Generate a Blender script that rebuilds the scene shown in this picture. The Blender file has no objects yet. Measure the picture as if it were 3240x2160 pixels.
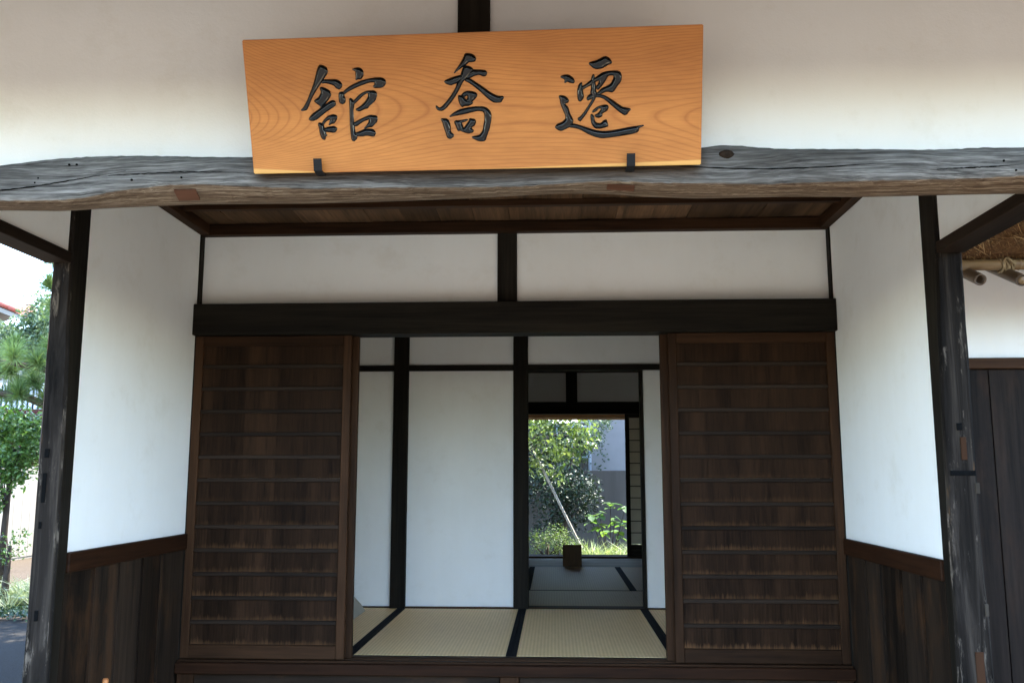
import bpy, bmesh, math, random
import numpy as np
from mathutils import Vector, Matrix
from mathutils.geometry import delaunay_2d_cdt
R = random.Random(7)
NP = np.random.default_rng(11)
scene = bpy.context.scene
COL = scene.collection

# ------------------------------------------------------------------ camera
cam_d = bpy.data.cameras.new('camera'); cam = bpy.data.objects.new('camera', cam_d); COL.objects.link(cam)
PITCH, YAW = 0.1472, 0.0466
fw = Vector((-math.sin(YAW)*math.cos(PITCH), math.cos(YAW)*math.cos(PITCH), math.sin(PITCH)))
rt = Vector((math.cos(YAW), math.sin(YAW), 0)); up = rt.cross(fw)
M = Matrix((rt, up, -fw)).transposed().to_4x4(); M.translation = (0.2463, -5.0785, 1.5057)
cam.matrix_world = M
cam_d.sensor_width = 36; cam_d.lens = 2838.8/3240*36; cam_d.clip_start = .05; cam_d.clip_end = 3000
scene.camera = cam

# ------------------------------------------------------------------ sky, sun, exposure
SUN_EL, SUN_DX, SUN_DY = math.radians(62), .80, .60      # towards the sun: behind the house, to the thatched side
w = bpy.data.worlds.new('World'); scene.world = w; w.use_nodes = True
nt = w.node_tree; bg = nt.nodes['Background']
sky = nt.nodes.new('ShaderNodeTexSky'); sky.sky_type = 'NISHITA'; sky.sun_disc = False
sky.sun_elevation = SUN_EL; sky.sun_rotation = math.atan2(SUN_DX, SUN_DY)
sky.air_density = 1.0; sky.dust_density = .35; sky.ozone_density = 2.0
nt.links.new(sky.outputs[0], bg.inputs[0]); bg.inputs[1].default_value = .15
sun_d = bpy.data.lights.new('sun', 'SUN'); sun_d.energy = 2.2; sun_d.angle = math.radians(.5); sun_d.color = (1, .95, .87)
sun = bpy.data.objects.new('sun', sun_d); COL.objects.link(sun)
sv = Vector((SUN_DX*math.cos(SUN_EL), SUN_DY*math.cos(SUN_EL), math.sin(SUN_EL))).normalized()
sun.rotation_euler = sv.to_track_quat('Z', 'Y').to_euler(); sun.location = sv*40
scene.view_settings.view_transform = 'Standard'; scene.view_settings.look = 'None'
scene.view_settings.gamma = 1; scene.view_settings.use_curve_mapping = False
scene.view_settings.exposure = 3.67
scene.render.engine = 'CYCLES'
c = scene.cycles
c.max_bounces = 12; c.diffuse_bounces = 8; c.glossy_bounces = 4; c.transmission_bounces = 6; c.transparent_max_bounces = 8
c.sample_clamp_indirect = 6; c.use_denoising = True; c.caustics_reflective = False; c.caustics_refractive = False
try: c.denoiser = 'OPENIMAGEDENOISE'
except Exception: pass

# ------------------------------------------------------------------ materials
class NT:
    def __init__(s, name):
        s.m = bpy.data.materials.new(name); s.m.use_nodes = True
        s.t = s.m.node_tree; s.b = s.t.nodes['Principled BSDF']
    def n(s, typ, **kw):
        x = s.t.nodes.new('ShaderNode'+typ)
        for k, v in kw.items():
            if k.startswith('_'): setattr(x, k[1:], v)
            else: s.put(x.inputs[k.replace('__', ' ')], v)
        return x
    def put(s, sock, v):
        if hasattr(v, 'is_linked') or hasattr(v, 'links'): s.t.links.new(v, sock)
        else:
            try: sock.default_value = v
            except Exception: sock.default_value = (*v, 1)
    def math(s, op, a, b=0., c2=None):
        x = s.t.nodes.new('ShaderNodeMath'); x.operation = op
        s.put(x.inputs[0], a); s.put(x.inputs[1], b)
        if c2 is not None: s.put(x.inputs[2], c2)
        return x.outputs[0]
    def ramp(s, fac, stops):
        x = s.t.nodes.new('ShaderNodeValToRGB'); s.put(x.inputs[0], fac)
        e = x.color_ramp.elements
        while len(e) < len(stops): e.new(.5)
        for i, (p, col) in enumerate(stops):
            e[i].position = p; e[i].color = (*col, 1) if len(col) == 3 else col
        return x.outputs[0]
    def mix(s, f, a, b, blend='MIX'):
        x = s.t.nodes.new('ShaderNodeMix'); x.data_type = 'RGBA'; x.blend_type = blend
        s.put(x.inputs[0], f); s.put(x.inputs[6], a); s.put(x.inputs[7], b)
        return x.outputs[2]
    def coord(s, kind='Object', scale=(1, 1, 1), rnd=True):
        tc = s.n('TexCoord'); v = tc.outputs[kind]
        if rnd:
            oi = s.n('ObjectInfo')
            cv = s.n('CombineXYZ'); 
            s.put(cv.inputs[0], s.math('MULTIPLY', oi.outputs['Random'], 37.)); s.put(cv.inputs[1], s.math('MULTIPLY', oi.outputs['Random'], 91.)); s.put(cv.inputs[2], s.math('MULTIPLY', oi.outputs['Random'], 53.))
            a = s.n('VectorMath', _operation='ADD'); s.put(a.inputs[0], v); s.put(a.inputs[1], cv.outputs[0]); v = a.outputs[0]
        mp = s.n('Mapping'); s.put(mp.inputs[0], v); mp.inputs['Scale'].default_value = scale
        return mp.outputs[0]
    def noise(s, v, scale, detail=4, rough=.55, dist=0):
        x = s.n('TexNoise', Scale=scale, Detail=detail, Roughness=rough, Distortion=dist); s.put(x.inputs['Vector'], v)
        return x.outputs[0]
    def bump(s, h, strength=.3, dist=.002):
        x = s.n('Bump', Strength=strength, Distance=dist); s.put(x.inputs['Height'], h)
        s.put(s.b.inputs['Normal'], x.outputs[0])
    def out(s, col, rough=.7, spec=.3):
        s.put(s.b.inputs['Base Color'], col); s.put(s.b.inputs['Roughness'], rough); s.put(s.b.inputs['Specular IOR Level'], spec)
        return s.m

def wood(name, axis, dark, light, rough=.62, var=.35, fine=60, coarse=9, bump=.35, spec=.06, stretch=.05, blotch=None):
    """timber whose grain runs along the object's own axis; each piece gets its own shift and tone"""
    t = NT(name); sc = [1, 1, 1]; sc['XYZ'.index(axis)] = stretch
    v = t.coord(scale=sc)
    g1 = t.noise(v, coarse, 5, .6, .6); g2 = t.noise(v, fine, 3, .6)
    g = t.math('ADD', t.math('MULTIPLY', g1, .6), t.math('MULTIPLY', g2, .4))
    col = t.ramp(g, [(.36, dark), (.64, light)])
    oi = t.n('ObjectInfo')
    k = t.math('ADD', t.math('MULTIPLY', oi.outputs['Random'], 2*var), 1-var)
    cc = t.n('CombineColor'); [t.put(cc.inputs[i], k) for i in range(3)]
    col = t.mix(1., col, cc.outputs[0], 'MULTIPLY')
    if blotch:
        v2 = t.coord(scale=[.35 if a == axis else 1 for a in 'XYZ'])
        b = t.ramp(t.noise(v2, 6, 5, .7), [(.52, (0, 0, 0)), (.66, (1, 1, 1))])
        col = t.mix(t.math('MULTIPLY', b, blotch[1]), col, blotch[0])
    t.bump(g2, bump, .0015)
    return t.out(col, rough, spec)

MAT = {}
for ax in 'XYZ':
    MAT['black'+ax] = wood('black stained timber '+ax, ax, (.0065, .0054, .0042), (.024, .019, .0135), .6, .2)
    MAT['brown'+ax] = wood('dark brown stained timber '+ax, ax, (.016, .0078, .0040), (.052, .0238, .0112), .55, .22)
    MAT['red'+ax] = wood('red brown timber '+ax, ax, (.010, .0046, .0026), (.034, .0135, .0062), .55, .15)
    MAT['umber'+ax] = wood('umber stained timber '+ax, ax, (.0085, .0055, .0038), (.029, .018, .0115), .6, .2)
    MAT['char'+ax] = wood('charcoal plank '+ax, ax, (.009, .0065, .005), (.036, .0225, .0145), .6, .45, blotch=((.075, .034, .015), .5))
MAT['batten'] = wood('dark door batten', 'X', (.010, .0068, .005), (.032, .0205, .0138), .6, .25)
MAT['plankZ'] = wood('near black plank', 'Z', (.0065, .0048, .0040), (.022, .0145, .0105), .55, .25, blotch=((.045, .022, .012), .3))
MAT['ceil'] = wood('ceiling board', 'Y', (.048, .027, .0145), (.15, .080, .041), .6, .45)

def plaster():
    t = NT('lime plaster'); v = t.coord()
    a = t.noise(v, 2.2, 5, .6); b = t.noise(v, 140, 3, .6)
    col = t.ramp(a, [(.3, (.88, .857, .81)), (.7, (.915, .897, .86))])
    vs = t.coord(scale=(1, 1, .12)); s = t.ramp(t.noise(vs, 14, 4, .6), [(.3, (.965, .96, .95)), (.6, (1, 1, 1))])
    col = t.mix(.35, col, s, 'MULTIPLY')
    dirt = t.ramp(t.noise(v, 4.5, 7, .72), [(.30, (.93, .915, .885)), (.46, (1, 1, 1))]); col = t.mix(.7, col, dirt, 'MULTIPLY')
    t.bump(t.math('ADD', t.math('MULTIPLY', b, .25), t.math('MULTIPLY', t.noise(v, 9, 4, .55), .8)), .35, .006)
    return t.out(col, .9, .15)
MAT['plaster'] = plaster()

def weathered_post(name, k=1.):
    t = NT(name); v = t.coord(scale=(1, 1, .06), rnd=True)
    g = t.noise(v, 16, 6, .65, .8); f = t.noise(v, 90, 4, .6)
    base = t.ramp(g, [(.36, (.006*k, .005*k, .0042*k)), (.53, (.021*k, .0165*k, .0132*k)), (.68, (.066*k, .052*k, .040*k))])
    v2 = t.coord(scale=(1, 1, .22)); 
    wear = t.ramp(t.noise(v2, 13, 6, .75), [(.555, (0, 0, 0)), (.62, (1, 1, 1))])
    wear = t.math('MULTIPLY', wear, t.ramp(f, [(.42, (0, 0, 0)), (.6, (1, 1, 1))]))
    col = t.mix(t.math('MULTIPLY', wear, .85), base, (.16, .128, .098))
    v3 = t.coord(scale=(1, 1, .1)); o = t.ramp(t.noise(v3, 22, 3, .6), [(.64, (0, 0, 0)), (.70, (1, 1, 1))])
    col = t.mix(t.math('MULTIPLY', o, .55), col, (.16, .075, .026))
    t.bump(t.math('ADD', g, t.math('MULTIPLY', f, .7)), .9, .005)
    return t.out(col, .8, .05)
MAT['post'] = weathered_post('weathered post timber'); MAT['postdark'] = weathered_post('dark weathered post timber', .68)

def log_mat():
    t = NT('weathered grey log'); tc = t.n('TexCoord')
    dist = t.noise(t.coord(scale=(.45, 1, 1), rnd=False), 4.0, 3, .5)
    vv = t.n('VectorMath', _operation='ADD'); cv = t.n('CombineXYZ'); t.put(cv.inputs[2], t.math('MULTIPLY', dist, .075)); t.put(cv.inputs[1], t.math('MULTIPLY', dist, .03))
    t.put(vv.inputs[0], tc.outputs['Object']); t.put(vv.inputs[1], cv.outputs[0])
    mp = t.n('Mapping'); t.put(mp.inputs[0], vv.outputs[0]); mp.inputs['Scale'].default_value = (.035, 1, 1)
    v = mp.outputs[0]
    g = t.noise(v, 70, 6, .7); f = t.noise(v, 260, 4, .65)
    h = t.math('ADD', t.math('MULTIPLY', g, .55), t.math('MULTIPLY', f, .45))
    grey = t.ramp(h, [(.36, (.024, .0225, .021)), (.50, (.120, .114, .107)), (.65, (.29, .278, .264))])
    big = t.noise(t.coord(scale=(.5, 1, 1), rnd=False), 3.0, 5, .6)
    grey = t.mix(t.ramp(big, [(.42, (0, 0, 0)), (.68, (.5, .5, .5))]), grey, (.050, .044, .038))
    # name board's shadow painted dark brown into the log beneath it
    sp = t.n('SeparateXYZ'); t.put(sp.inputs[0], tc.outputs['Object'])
    board_shadow = t.math('SUBTRACT', .72, t.math('ABSOLUTE', t.math('SUBTRACT', sp.outputs[0], .01)))
    board_shadow = t.math('MULTIPLY', t.ramp(t.math('ADD', board_shadow, t.math('MULTIPLY', t.math('SUBTRACT', g, .5), .12)), [(0., (0, 0, 0)), (.05, (1, 1, 1))]), t.ramp(t.math('ADD', sp.outputs[2], .5), [(.462, (0, 0, 0)), (.485, (1, 1, 1))]))
    grey = t.mix(t.math('MULTIPLY', board_shadow, .85), grey, t.ramp(h, [(.38, (.018, .012, .008)), (.62, (.062, .042, .028))]))
    brown = t.ramp(h, [(.38, (.04, .0235, .0145)), (.50, (.11, .072, .046)), (.62, (.27, .205, .145))])
    at = t.n('Attribute', _attribute_name='under', _attribute_type='GEOMETRY')
    e = t.math('ADD', at.outputs['Fac'], t.math('MULTIPLY', t.math('SUBTRACT', t.noise(v, 40, 5, .65), .5), .9))
    col = t.mix(t.ramp(e, [(.42, (0, 0, 0)), (.6, (1, 1, 1))]), grey, brown)
    t.bump(h, .9, .004)
    return t.out(col, .85, .08)
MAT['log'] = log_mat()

def sign_mat():
    """flat-sawn zelkova: growth rings cut as a saddle, so cathedral arches meet in mid-board"""
    t = NT('zelkova board'); tc = t.n('TexCoord'); sep = t.n('SeparateXYZ'); t.put(sep.inputs[0], tc.outputs['Object'])
    x, y = sep.outputs[0], sep.outputs[1]
    mp = t.n('Mapping'); t.put(mp.inputs[0], tc.outputs['Object']); mp.inputs['Scale'].default_value = (.55, 1.5, 1)
    lo = t.noise(mp.outputs[0], 2.4, 2, .4)
    yc = t.math('ADD', y, t.math('MULTIPLY', t.math('SUBTRACT', lo, .5), .13))
    yc = t.math('ADD', yc, t.math('MULTIPLY', x, .045))
    dy = t.math('SUBTRACT', yc, .165); dx = t.math('SUBTRACT', x, .21)
    q = t.math('SUBTRACT', t.math('MULTIPLY', t.math('MULTIPLY', dy, dy), 26.), t.math('MULTIPLY', t.math('MULTIPLY', dx, dx), .9))
    q = t.math('SUBTRACT', t.math('SQRT', t.math('ADD', t.math('ABSOLUTE', t.math('ADD', q, 1.2)), .0)), 0.)
    wob = t.noise(mp.outputs[0], 5, 2, .45)
    ring = t.math('ADD', t.math('MULTIPLY', q, 34.), t.math('MULTIPLY', wob, .8))
    fr = t.math('FRACT', ring)
    line = t.ramp(fr, [(0, (.45, .168, .040)), (.2, (.495, .194, .047)), (.76, (.485, .188, .045)), (.93, (.375, .130, .029)), (1, (.45, .168, .040))])
    fine = t.n('Mapping'); t.put(fine.inputs[0], tc.outputs['Object']); fine.inputs['Scale'].default_value = (.05, 1, 1)
    f = t.noise(fine.outputs[0], 260, 3, .6); patch = t.noise(mp.outputs[0], 3.5, 4, .6)
    col = t.mix(.75, line, t.ramp(f, [(.35, (.86, .84, .8)), (.65, (1.06, 1.06, 1.06))]), 'MULTIPLY')
    col = t.mix(.8, col, t.ramp(patch, [(.3, (.74, .66, .60)), (.65, (1.08, 1.08, 1.1))]), 'MULTIPLY')
    # pale sapwood left along the lower edge
    edge = t.math('SUBTRACT', y, t.math('MAXIMUM', t.math('MULTIPLY', t.math('SUBTRACT', -.48, x), .065), t.math('MULTIPLY', t.math('SUBTRACT', x, .1), .021)))
    sap = t.ramp(edge, [(0., (1, 1, 1)), (.004, (0, 0, 0))])
    col = t.mix(t.math('MULTIPLY', sap, .75), col, (.70, .40, .12))
    t.bump(f, .12, .0008)
    t.put(t.b.inputs['Coat Weight'], .12); t.put(t.b.inputs['Coat Roughness'], .35)
    return t.out(col, .48, .3)
MAT['sign'] = sign_mat()

def simple(name, col, rough=.6, spec=.3, nscale=20, amt=.25, metal=0, bump=.15, axis=None):
    t = NT(name); sc = [1, 1, 1]
    if axis: sc['XYZ'.index(axis)] = .06
    v = t.coord(scale=sc); n = t.noise(v, nscale, 5, .6)
    a = tuple(x*(1-amt) for x in col); b = tuple(min(1, x*(1+amt)) for x in col)
    t.put(t.b.inputs['Metallic'], metal); t.bump(n, bump, .003)
    return t.out(t.ramp(n, [(.3, a), (.7, b)]), rough, spec)
MAT['lacquer'] = simple('black lacquer', (.003, .0034, .0042), .10, .38, 8, .2, bump=.02)
MAT['iron'] = simple('black iron', (.008, .008, .009), .5, .2, 60)
MAT['bamboo'] = simple('dry bamboo', (.21, .125, .055), .45, .4, 12, .3, axis='X')
MAT['bambooY'] = simple('smoked bamboo', (.10, .056, .027), .45, .4, 12, .3, axis='Y')
MAT['rope'] = simple('straw rope', (.26, .175, .09), .9, .1, 90, .4, bump=.5)
MAT['border'] = simple('black cloth edging', (.006, .006, .008), .9, .1, 300, .3)
MAT['paper'] = simple('shoji paper', (.62, .55, .42), .9, .1, 5, .06)
MAT['crack'] = simple('dark crack', (.004, .004, .004), .9, .05, 60)
MAT['conc'] = simple('grey concrete', (.095, .087, .073), .9, .1, 3, .28, axis='Z')
MAT['wallp'] = simple('pale painted render', (.25, .243, .225), .9, .1, 2, .08)
MAT['palewall'] = simple('pale sheet wall', (.26, .24, .20), .8, .1, 9, .2, axis='Z')
MAT['maroon'] = simple('maroon painted wall', (.06, .016, .018), .8, .1, 6, .1)
MAT['slat'] = simple('pale metal slat', (.62, .66, .72), .5, .4, 6, .08)
MAT['dark'] = simple('dark panel', (.02, .024, .03), .5, .4, 6, .1)
MAT['tile'] = simple('red roof tile', (.28, .07, .05), .7, .3, 8, .2)
MAT['rooft'] = simple('grey roof tile', (.06, .062, .066), .55, .35, 8, .2)
MAT['alu'] = simple('light blue window frame', (.42, .50, .60), .4, .4, 8, .05)
MAT['glass'] = simple('dark window glass', (.015, .018, .022), .08, .6, 3, .2, bump=.02)
MAT['bark'] = simple('bark', (.055, .042, .032), .9, .15, 14, .4, bump=.8, axis='Z')
MAT['barkgrey'] = simple('grey bark', (.11, .10, .085), .9, .15, 14, .35, bump=.6, axis='Z')
MAT['stake'] = simple('weathered stake', (.42, .38, .33), .8, .2, 10, .2, axis='Z')
MAT['orange'] = simple('orange wood', (.48, .17, .05), .5, .3, 20, .2, axis='Z')
MAT['card'] = simple('pale board', (.42, .38, .31), .8, .2, 6, .06)
MAT['notice'] = simple('brown notice wood', (.085, .042, .014), .6, .25, 20, .25, axis='Z')
MAT['wire'] = simple('wire', (.03, .03, .032), .6, .3, 8)
MAT['patchpale'] = simple('pale let-in patch', (.050, .040, .030), .85, .03, 30, .4, axis='Z')
MAT['plug'] = simple('red brown plug', (.040, .019, .010), .8, .04, 20, .3, axis='Z')
MAT['plugX'] = simple('red repair patch', (.082, .036, .021), .75, .05, 20, .25, axis='X')

def tatami_mat(name, k):
    t = NT(name); v = t.coord(rnd=False)
    w1 = t.n('TexWave', _bands_direction='X', Scale=15, Distortion=.25, Detail=1); t.put(w1.inputs[0], v)
    w2 = t.n('TexWave', _bands_direction='Y', Scale=160, Distortion=.4, Detail=1); t.put(w2.inputs[0], v)
    a = t.noise(t.coord(scale=(1, .2, 1)), 40, 4, .6)
    f = t.math('ADD', t.math('MULTIPLY', w1.outputs['Fac'], .40), t.math('ADD', t.math('MULTIPLY', a, .50), 0.07))
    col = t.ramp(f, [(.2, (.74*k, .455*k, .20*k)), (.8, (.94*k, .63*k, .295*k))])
    t.bump(w1.outputs['Fac'], .5, .0015)
    return t.out(col, .5, .3)
MAT['rush'] = tatami_mat('rush matting', 1.); MAT['rush_shaded'] = tatami_mat('shaded rush matting', .42)  # back room's shade is put into the second matting's darker colour

def ground_mat(name, a, b, scale, rough=.95, bump=.6):
    t = NT(name); v = t.coord(rnd=False)
    n = t.noise(v, scale, 8, .7); m = t.noise(v, .6, 4, .6)
    f = t.math('ADD', t.math('MULTIPLY', n, .7), t.math('MULTIPLY', m, .3))
    t.bump(n, bump, .01)
    return t.out(t.ramp(f, [(.35, a), (.68, b)]), rough, .15)
MAT['earth'] = ground_mat('pale packed earth', (.080, .064, .047), (.127, .104, .079), 40)
MAT['tataki'] = ground_mat('pale bounce floor', (.68, .51, .31), (.79, .62, .40), 25, .9, .2)
MAT['gravel'] = ground_mat('pale bounce gravel', (.28, .215, .14), (.43, .35, .25), 60)
MAT['asphalt'] = ground_mat('asphalt', (.012, .0105, .0085), (.032, .0285, .023), 90)
MAT['soil'] = ground_mat('garden soil', (.045, .034, .024), (.10, .078, .055), 30)

def leaf_mat(name, a, b, trans=.35, rough=.45):
    t = NT(name); at = t.n('Attribute', _attribute_name='tint', _attribute_type='GEOMETRY')
    col = t.ramp(at.outputs['Fac'], [(0, a), (1, b)])
    t.out(col, rough, .35)
    tr = t.n('BsdfTranslucent'); br = t.mix(1., col, (1.5, 1.6, .7, 1), 'MULTIPLY'); t.put(tr.inputs[0], br)
    mx = t.n('MixShader'); mx.inputs[0].default_value = trans
    t.t.links.new(t.b.outputs[0], mx.inputs[1]); t.t.links.new(tr.outputs[0], mx.inputs[2])
    t.t.links.new(mx.outputs[0], t.t.nodes['Material Output'].inputs[0])
    return t.m
MAT['cherry'] = leaf_mat('cherry leaf', (.055, .10, .028), (.22, .27, .115), .3, .35)
MAT['evergreen'] = leaf_mat('dark evergreen leaf', (.008, .018, .008), (.024, .045, .019), .12)
MAT['maple'] = leaf_mat('fine dark leaf', (.02, .045, .016), (.045, .085, .028), .3)
MAT['azalea'] = leaf_mat('azalea leaf', (.06, .10, .03), (.15, .21, .075), .3)
MAT['hydra'] = leaf_mat('hydrangea leaf', (.055, .12, .03), (.20, .30, .06), .4)
MAT['grass'] = leaf_mat('pale striped grass', (.13, .19, .08), (.42, .45, .33), .3)
MAT['greygrass'] = leaf_mat('grey green grass', (.12, .16, .11), (.30, .33, .25), .3)
MAT['cover'] = leaf_mat('ground cover leaf', (.012, .032, .016), (.035, .07, .03), .2)
MAT['camellia'] = leaf_mat('glossy camellia leaf', (.035, .08, .018), (.12, .20, .05), .28, .3)
MAT['pine'] = leaf_mat('pine needle', (.06, .11, .03), (.24, .32, .115), .25)
MAT['farleaf'] = leaf_mat('grey green far leaf', (.055, .09, .05), (.14, .19, .11), .3)
MAT['straw'] = leaf_mat('thatch straw', (.10, .042, .015), (.50, .30, .125), .1, .8)
MAT['thatch'] = simple('packed thatch', (.09, .045, .02), .95, .05, 50, .5, bump=1.)

# ------------------------------------------------------------------ mesh helpers
WORLD = {}                                            # world location of every thing / part (translations only)
def mesh(name, verts, faces, smooth=False):
    m = bpy.data.meshes.new(name); m.from_pydata([tuple(v) for v in verts], [], faces); m.update()
    if smooth: m.polygons.foreach_set('use_smooth', [True]*len(m.polygons))
    return m
def link(name, m, mat, parent, loc):
    o = bpy.data.objects.new(name, m); COL.objects.link(o)
    if mat is not None and not m.materials: m.materials.append(mat if not isinstance(mat, str) else MAT[mat])
    loc = Vector(loc); WORLD[o.name] = loc
    if parent is not None: o.parent = parent; o.location = loc-WORLD[parent.name]
    else: o.location = loc
    return o
def thing(name, label, cat, loc=(0, 0, 0), group=None, kind=None):
    o = bpy.data.objects.new(name, None); COL.objects.link(o); o.location = loc; o.empty_display_size = .1
    WORLD[o.name] = Vector(loc); return tag(o, label, cat, group, kind)
def tag(o, label=None, cat=None, group=None, kind=None):
    for k, v in (('label', label), ('category', cat), ('group', group), ('kind', kind)):
        if v: o[k] = v
    return o
_cache = {}
def boxmesh(dx, dy, dz, bev=.003):
    key = (round(dx, 4), round(dy, 4), round(dz, 4), bev)
    bm = bmesh.new(); bmesh.ops.create_cube(bm, size=1); bmesh.ops.scale(bm, vec=(dx, dy, dz), verts=bm.verts)
    if bev: bmesh.ops.bevel(bm, geom=list(bm.edges), offset=min(bev, min(dx, dy, dz)*.3), segments=1, affect='EDGES', profile=.5)
    m = bpy.data.meshes.new('box'); bm.to_mesh(m); bm.free(); return m
def box(name, x0, x1, y0, y1, z0, z1, mat, parent=None, bev=.003, share=True):
    """one squared piece given by its extents in metres; alike pieces share one mesh"""
    dx, dy, dz = x1-x0, y1-y0, z1-z0
    key = (round(dx, 4), round(dy, 4), round(dz, 4), bev, mat)
    if key not in _cache or not share:
        m = boxmesh(dx, dy, dz, bev); m.materials.append(MAT[mat]); _cache[key] = m
    return link(name, _cache[key], mat, parent, ((x0+x1)/2, (y0+y1)/2, (z0+z1)/2))
def prism(name, poly, axis, a0, a1, mat, parent=None):
    """polygon swept along an axis: poly gives the two other coordinates in xyz order"""
    n = len(poly); V = []
    for a in (a0, a1):
        for p in poly:
            V.append({'X': (a, p[0], p[1]), 'Y': (p[0], a, p[1]), 'Z': (p[0], p[1], a)}[axis])
    F = [list(range(n)), list(range(2*n-1, n-1, -1))]+[[i, i+n, (i+1) % n+n, (i+1) % n] for i in range(n)]
    c0 = np.mean(V, 0); m = mesh(name, np.array(V)-c0, F)
    bm = bmesh.new(); bm.from_mesh(m); bmesh.ops.recalc_face_normals(bm, faces=bm.faces); bm.to_mesh(m); bm.free()
    return link(name, m, mat, parent, c0)
def tube(name, pts, rad, mat, parent=None, seg=10, caps=True, hollow=0):
    pts = [Vector(p) for p in pts]; n = len(pts)
    rad = rad if hasattr(rad, '__len__') else [rad]*n
    V, F = [], []; c0 = sum(pts, Vector())/n
    u = None
    for i, p in enumerate(pts):
        d = (pts[min(i+1, n-1)]-pts[max(i-1, 0)]).normalized()
        if u is None: u = d.orthogonal().normalized()
        u = (u-d*u.dot(d)).normalized(); v = d.cross(u)
        for k in range(seg):
            a = 2*math.pi*k/seg; V.append(p-c0+(u*math.cos(a)+v*math.sin(a))*rad[i])
    for i in range(n-1):
        for k in range(seg): F.append([i*seg+k, i*seg+(k+1) % seg, (i+1)*seg+(k+1) % seg, (i+1)*seg+k])
    if caps and not hollow: F += [list(range(seg))[::-1], list(range((n-1)*seg, n*seg))]
    if hollow:
        b = len(V)
        for e, i in ((0, n-1),):
            d = (pts[n-1]-pts[n-2]).normalized()
            for k in range(seg): V.append(pts[n-1]-c0+(V[(n-1)*seg+k]-(pts[n-1]-c0))*hollow)
            for k in range(seg): V.append(pts[n-1]-c0-d*.05+(V[(n-1)*seg+k]-(pts[n-1]-c0))*hollow)
            for k in range(seg):
                k2 = (k+1) % seg
                F.append([(n-1)*seg+k, (n-1)*seg+k2, b+k2, b+k]); F.append([b+k, b+k2, b+seg+k2, b+seg+k])
            F.append(list(range(b+seg, b+2*seg)))
    m = mesh(name, V, F, True)
    return link(name, m, mat, parent, c0)
def cloud(name, V, F, tint, mat, parent, loc):
    """many small faces joined into one part; tint is one value for each face corner's vertex"""
    loc = np.array(loc, float); m = bpy.data.meshes.new(name); m.from_pydata((np.asarray(V)-loc).tolist(), [], F.tolist() if hasattr(F, 'tolist') else F)
    a = m.attributes.new('tint', 'FLOAT', 'POINT'); a.data.foreach_set('value', np.asarray(tint, np.float32)); m.update()
    return link(name, m, mat, parent, loc)
def unit(a): return a/np.maximum(np.linalg.norm(a, axis=-1, keepdims=True), 1e-9)
def leaves(C, L, Wd, droop=.3, tint=None, updir=.6, dirs=None, curl=.18):
    """pointed leaves bent along the middle: 6 vertices, 4 faces each"""
    n = len(C); d = unit(NP.normal(size=(n, 3))*[1, 1, .5]+[0, 0, -droop]) if dirs is None else unit(dirs)
    nr = unit(NP.normal(size=(n, 3))+[0, 0, updir*2]); s = unit(np.cross(d, nr)); nr = np.cross(s, d)
    L = np.broadcast_to(L, n)[:, None]*NP.uniform(.7, 1.25, (n, 1)); Wd = np.broadcast_to(Wd, n)[:, None]*NP.uniform(.8, 1.2, (n, 1))
    p0 = C; p1 = C+d*L*.45+nr*L*.04; p2 = C+d*L-nr*L*curl
    a = C+d*L*.42+s*Wd*.5+nr*Wd*.15; b = C+d*L*.42-s*Wd*.5+nr*Wd*.15
    V = np.stack([p0, a, p1, b, p2], 1).reshape(-1, 3)
    i = np.arange(n)[:, None]*5
    F = np.concatenate([np.hstack([i, i+1, i+2]), np.hstack([i, i+2, i+3]), np.hstack([i+1, i+4, i+2]), np.hstack([i+2, i+4, i+3])])
    t = NP.uniform(0, 1, n) if tint is None else tint
    return V, F, np.repeat(t, 5)
def blades(base, tip, wd, tint, bend=None):
    """thin tapering strips from base to tip"""
    n = len(base); d = unit(tip-base); s = unit(np.cross(d, NP.normal(size=(n, 3)))); wd = np.broadcast_to(wd, n)[:, None]
    mid = (base+tip)/2 if bend is None else (base+tip)/2+bend
    V = np.stack([base-s*wd/2, base+s*wd/2, mid+s*wd*.45, mid-s*wd*.45, tip], 1).reshape(-1, 3)
    i = np.arange(n)[:, None]*5
    F = [list(r) for r in np.hstack([i, i+1, i+2, i+3])]+[list(r) for r in np.hstack([i+3, i+2, i+4])]
    return V, F, np.repeat(tint, 5)
def interp(tab, x): return float(np.interp(x, [p[0] for p in tab], [p[1] for p in tab]))

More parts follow.
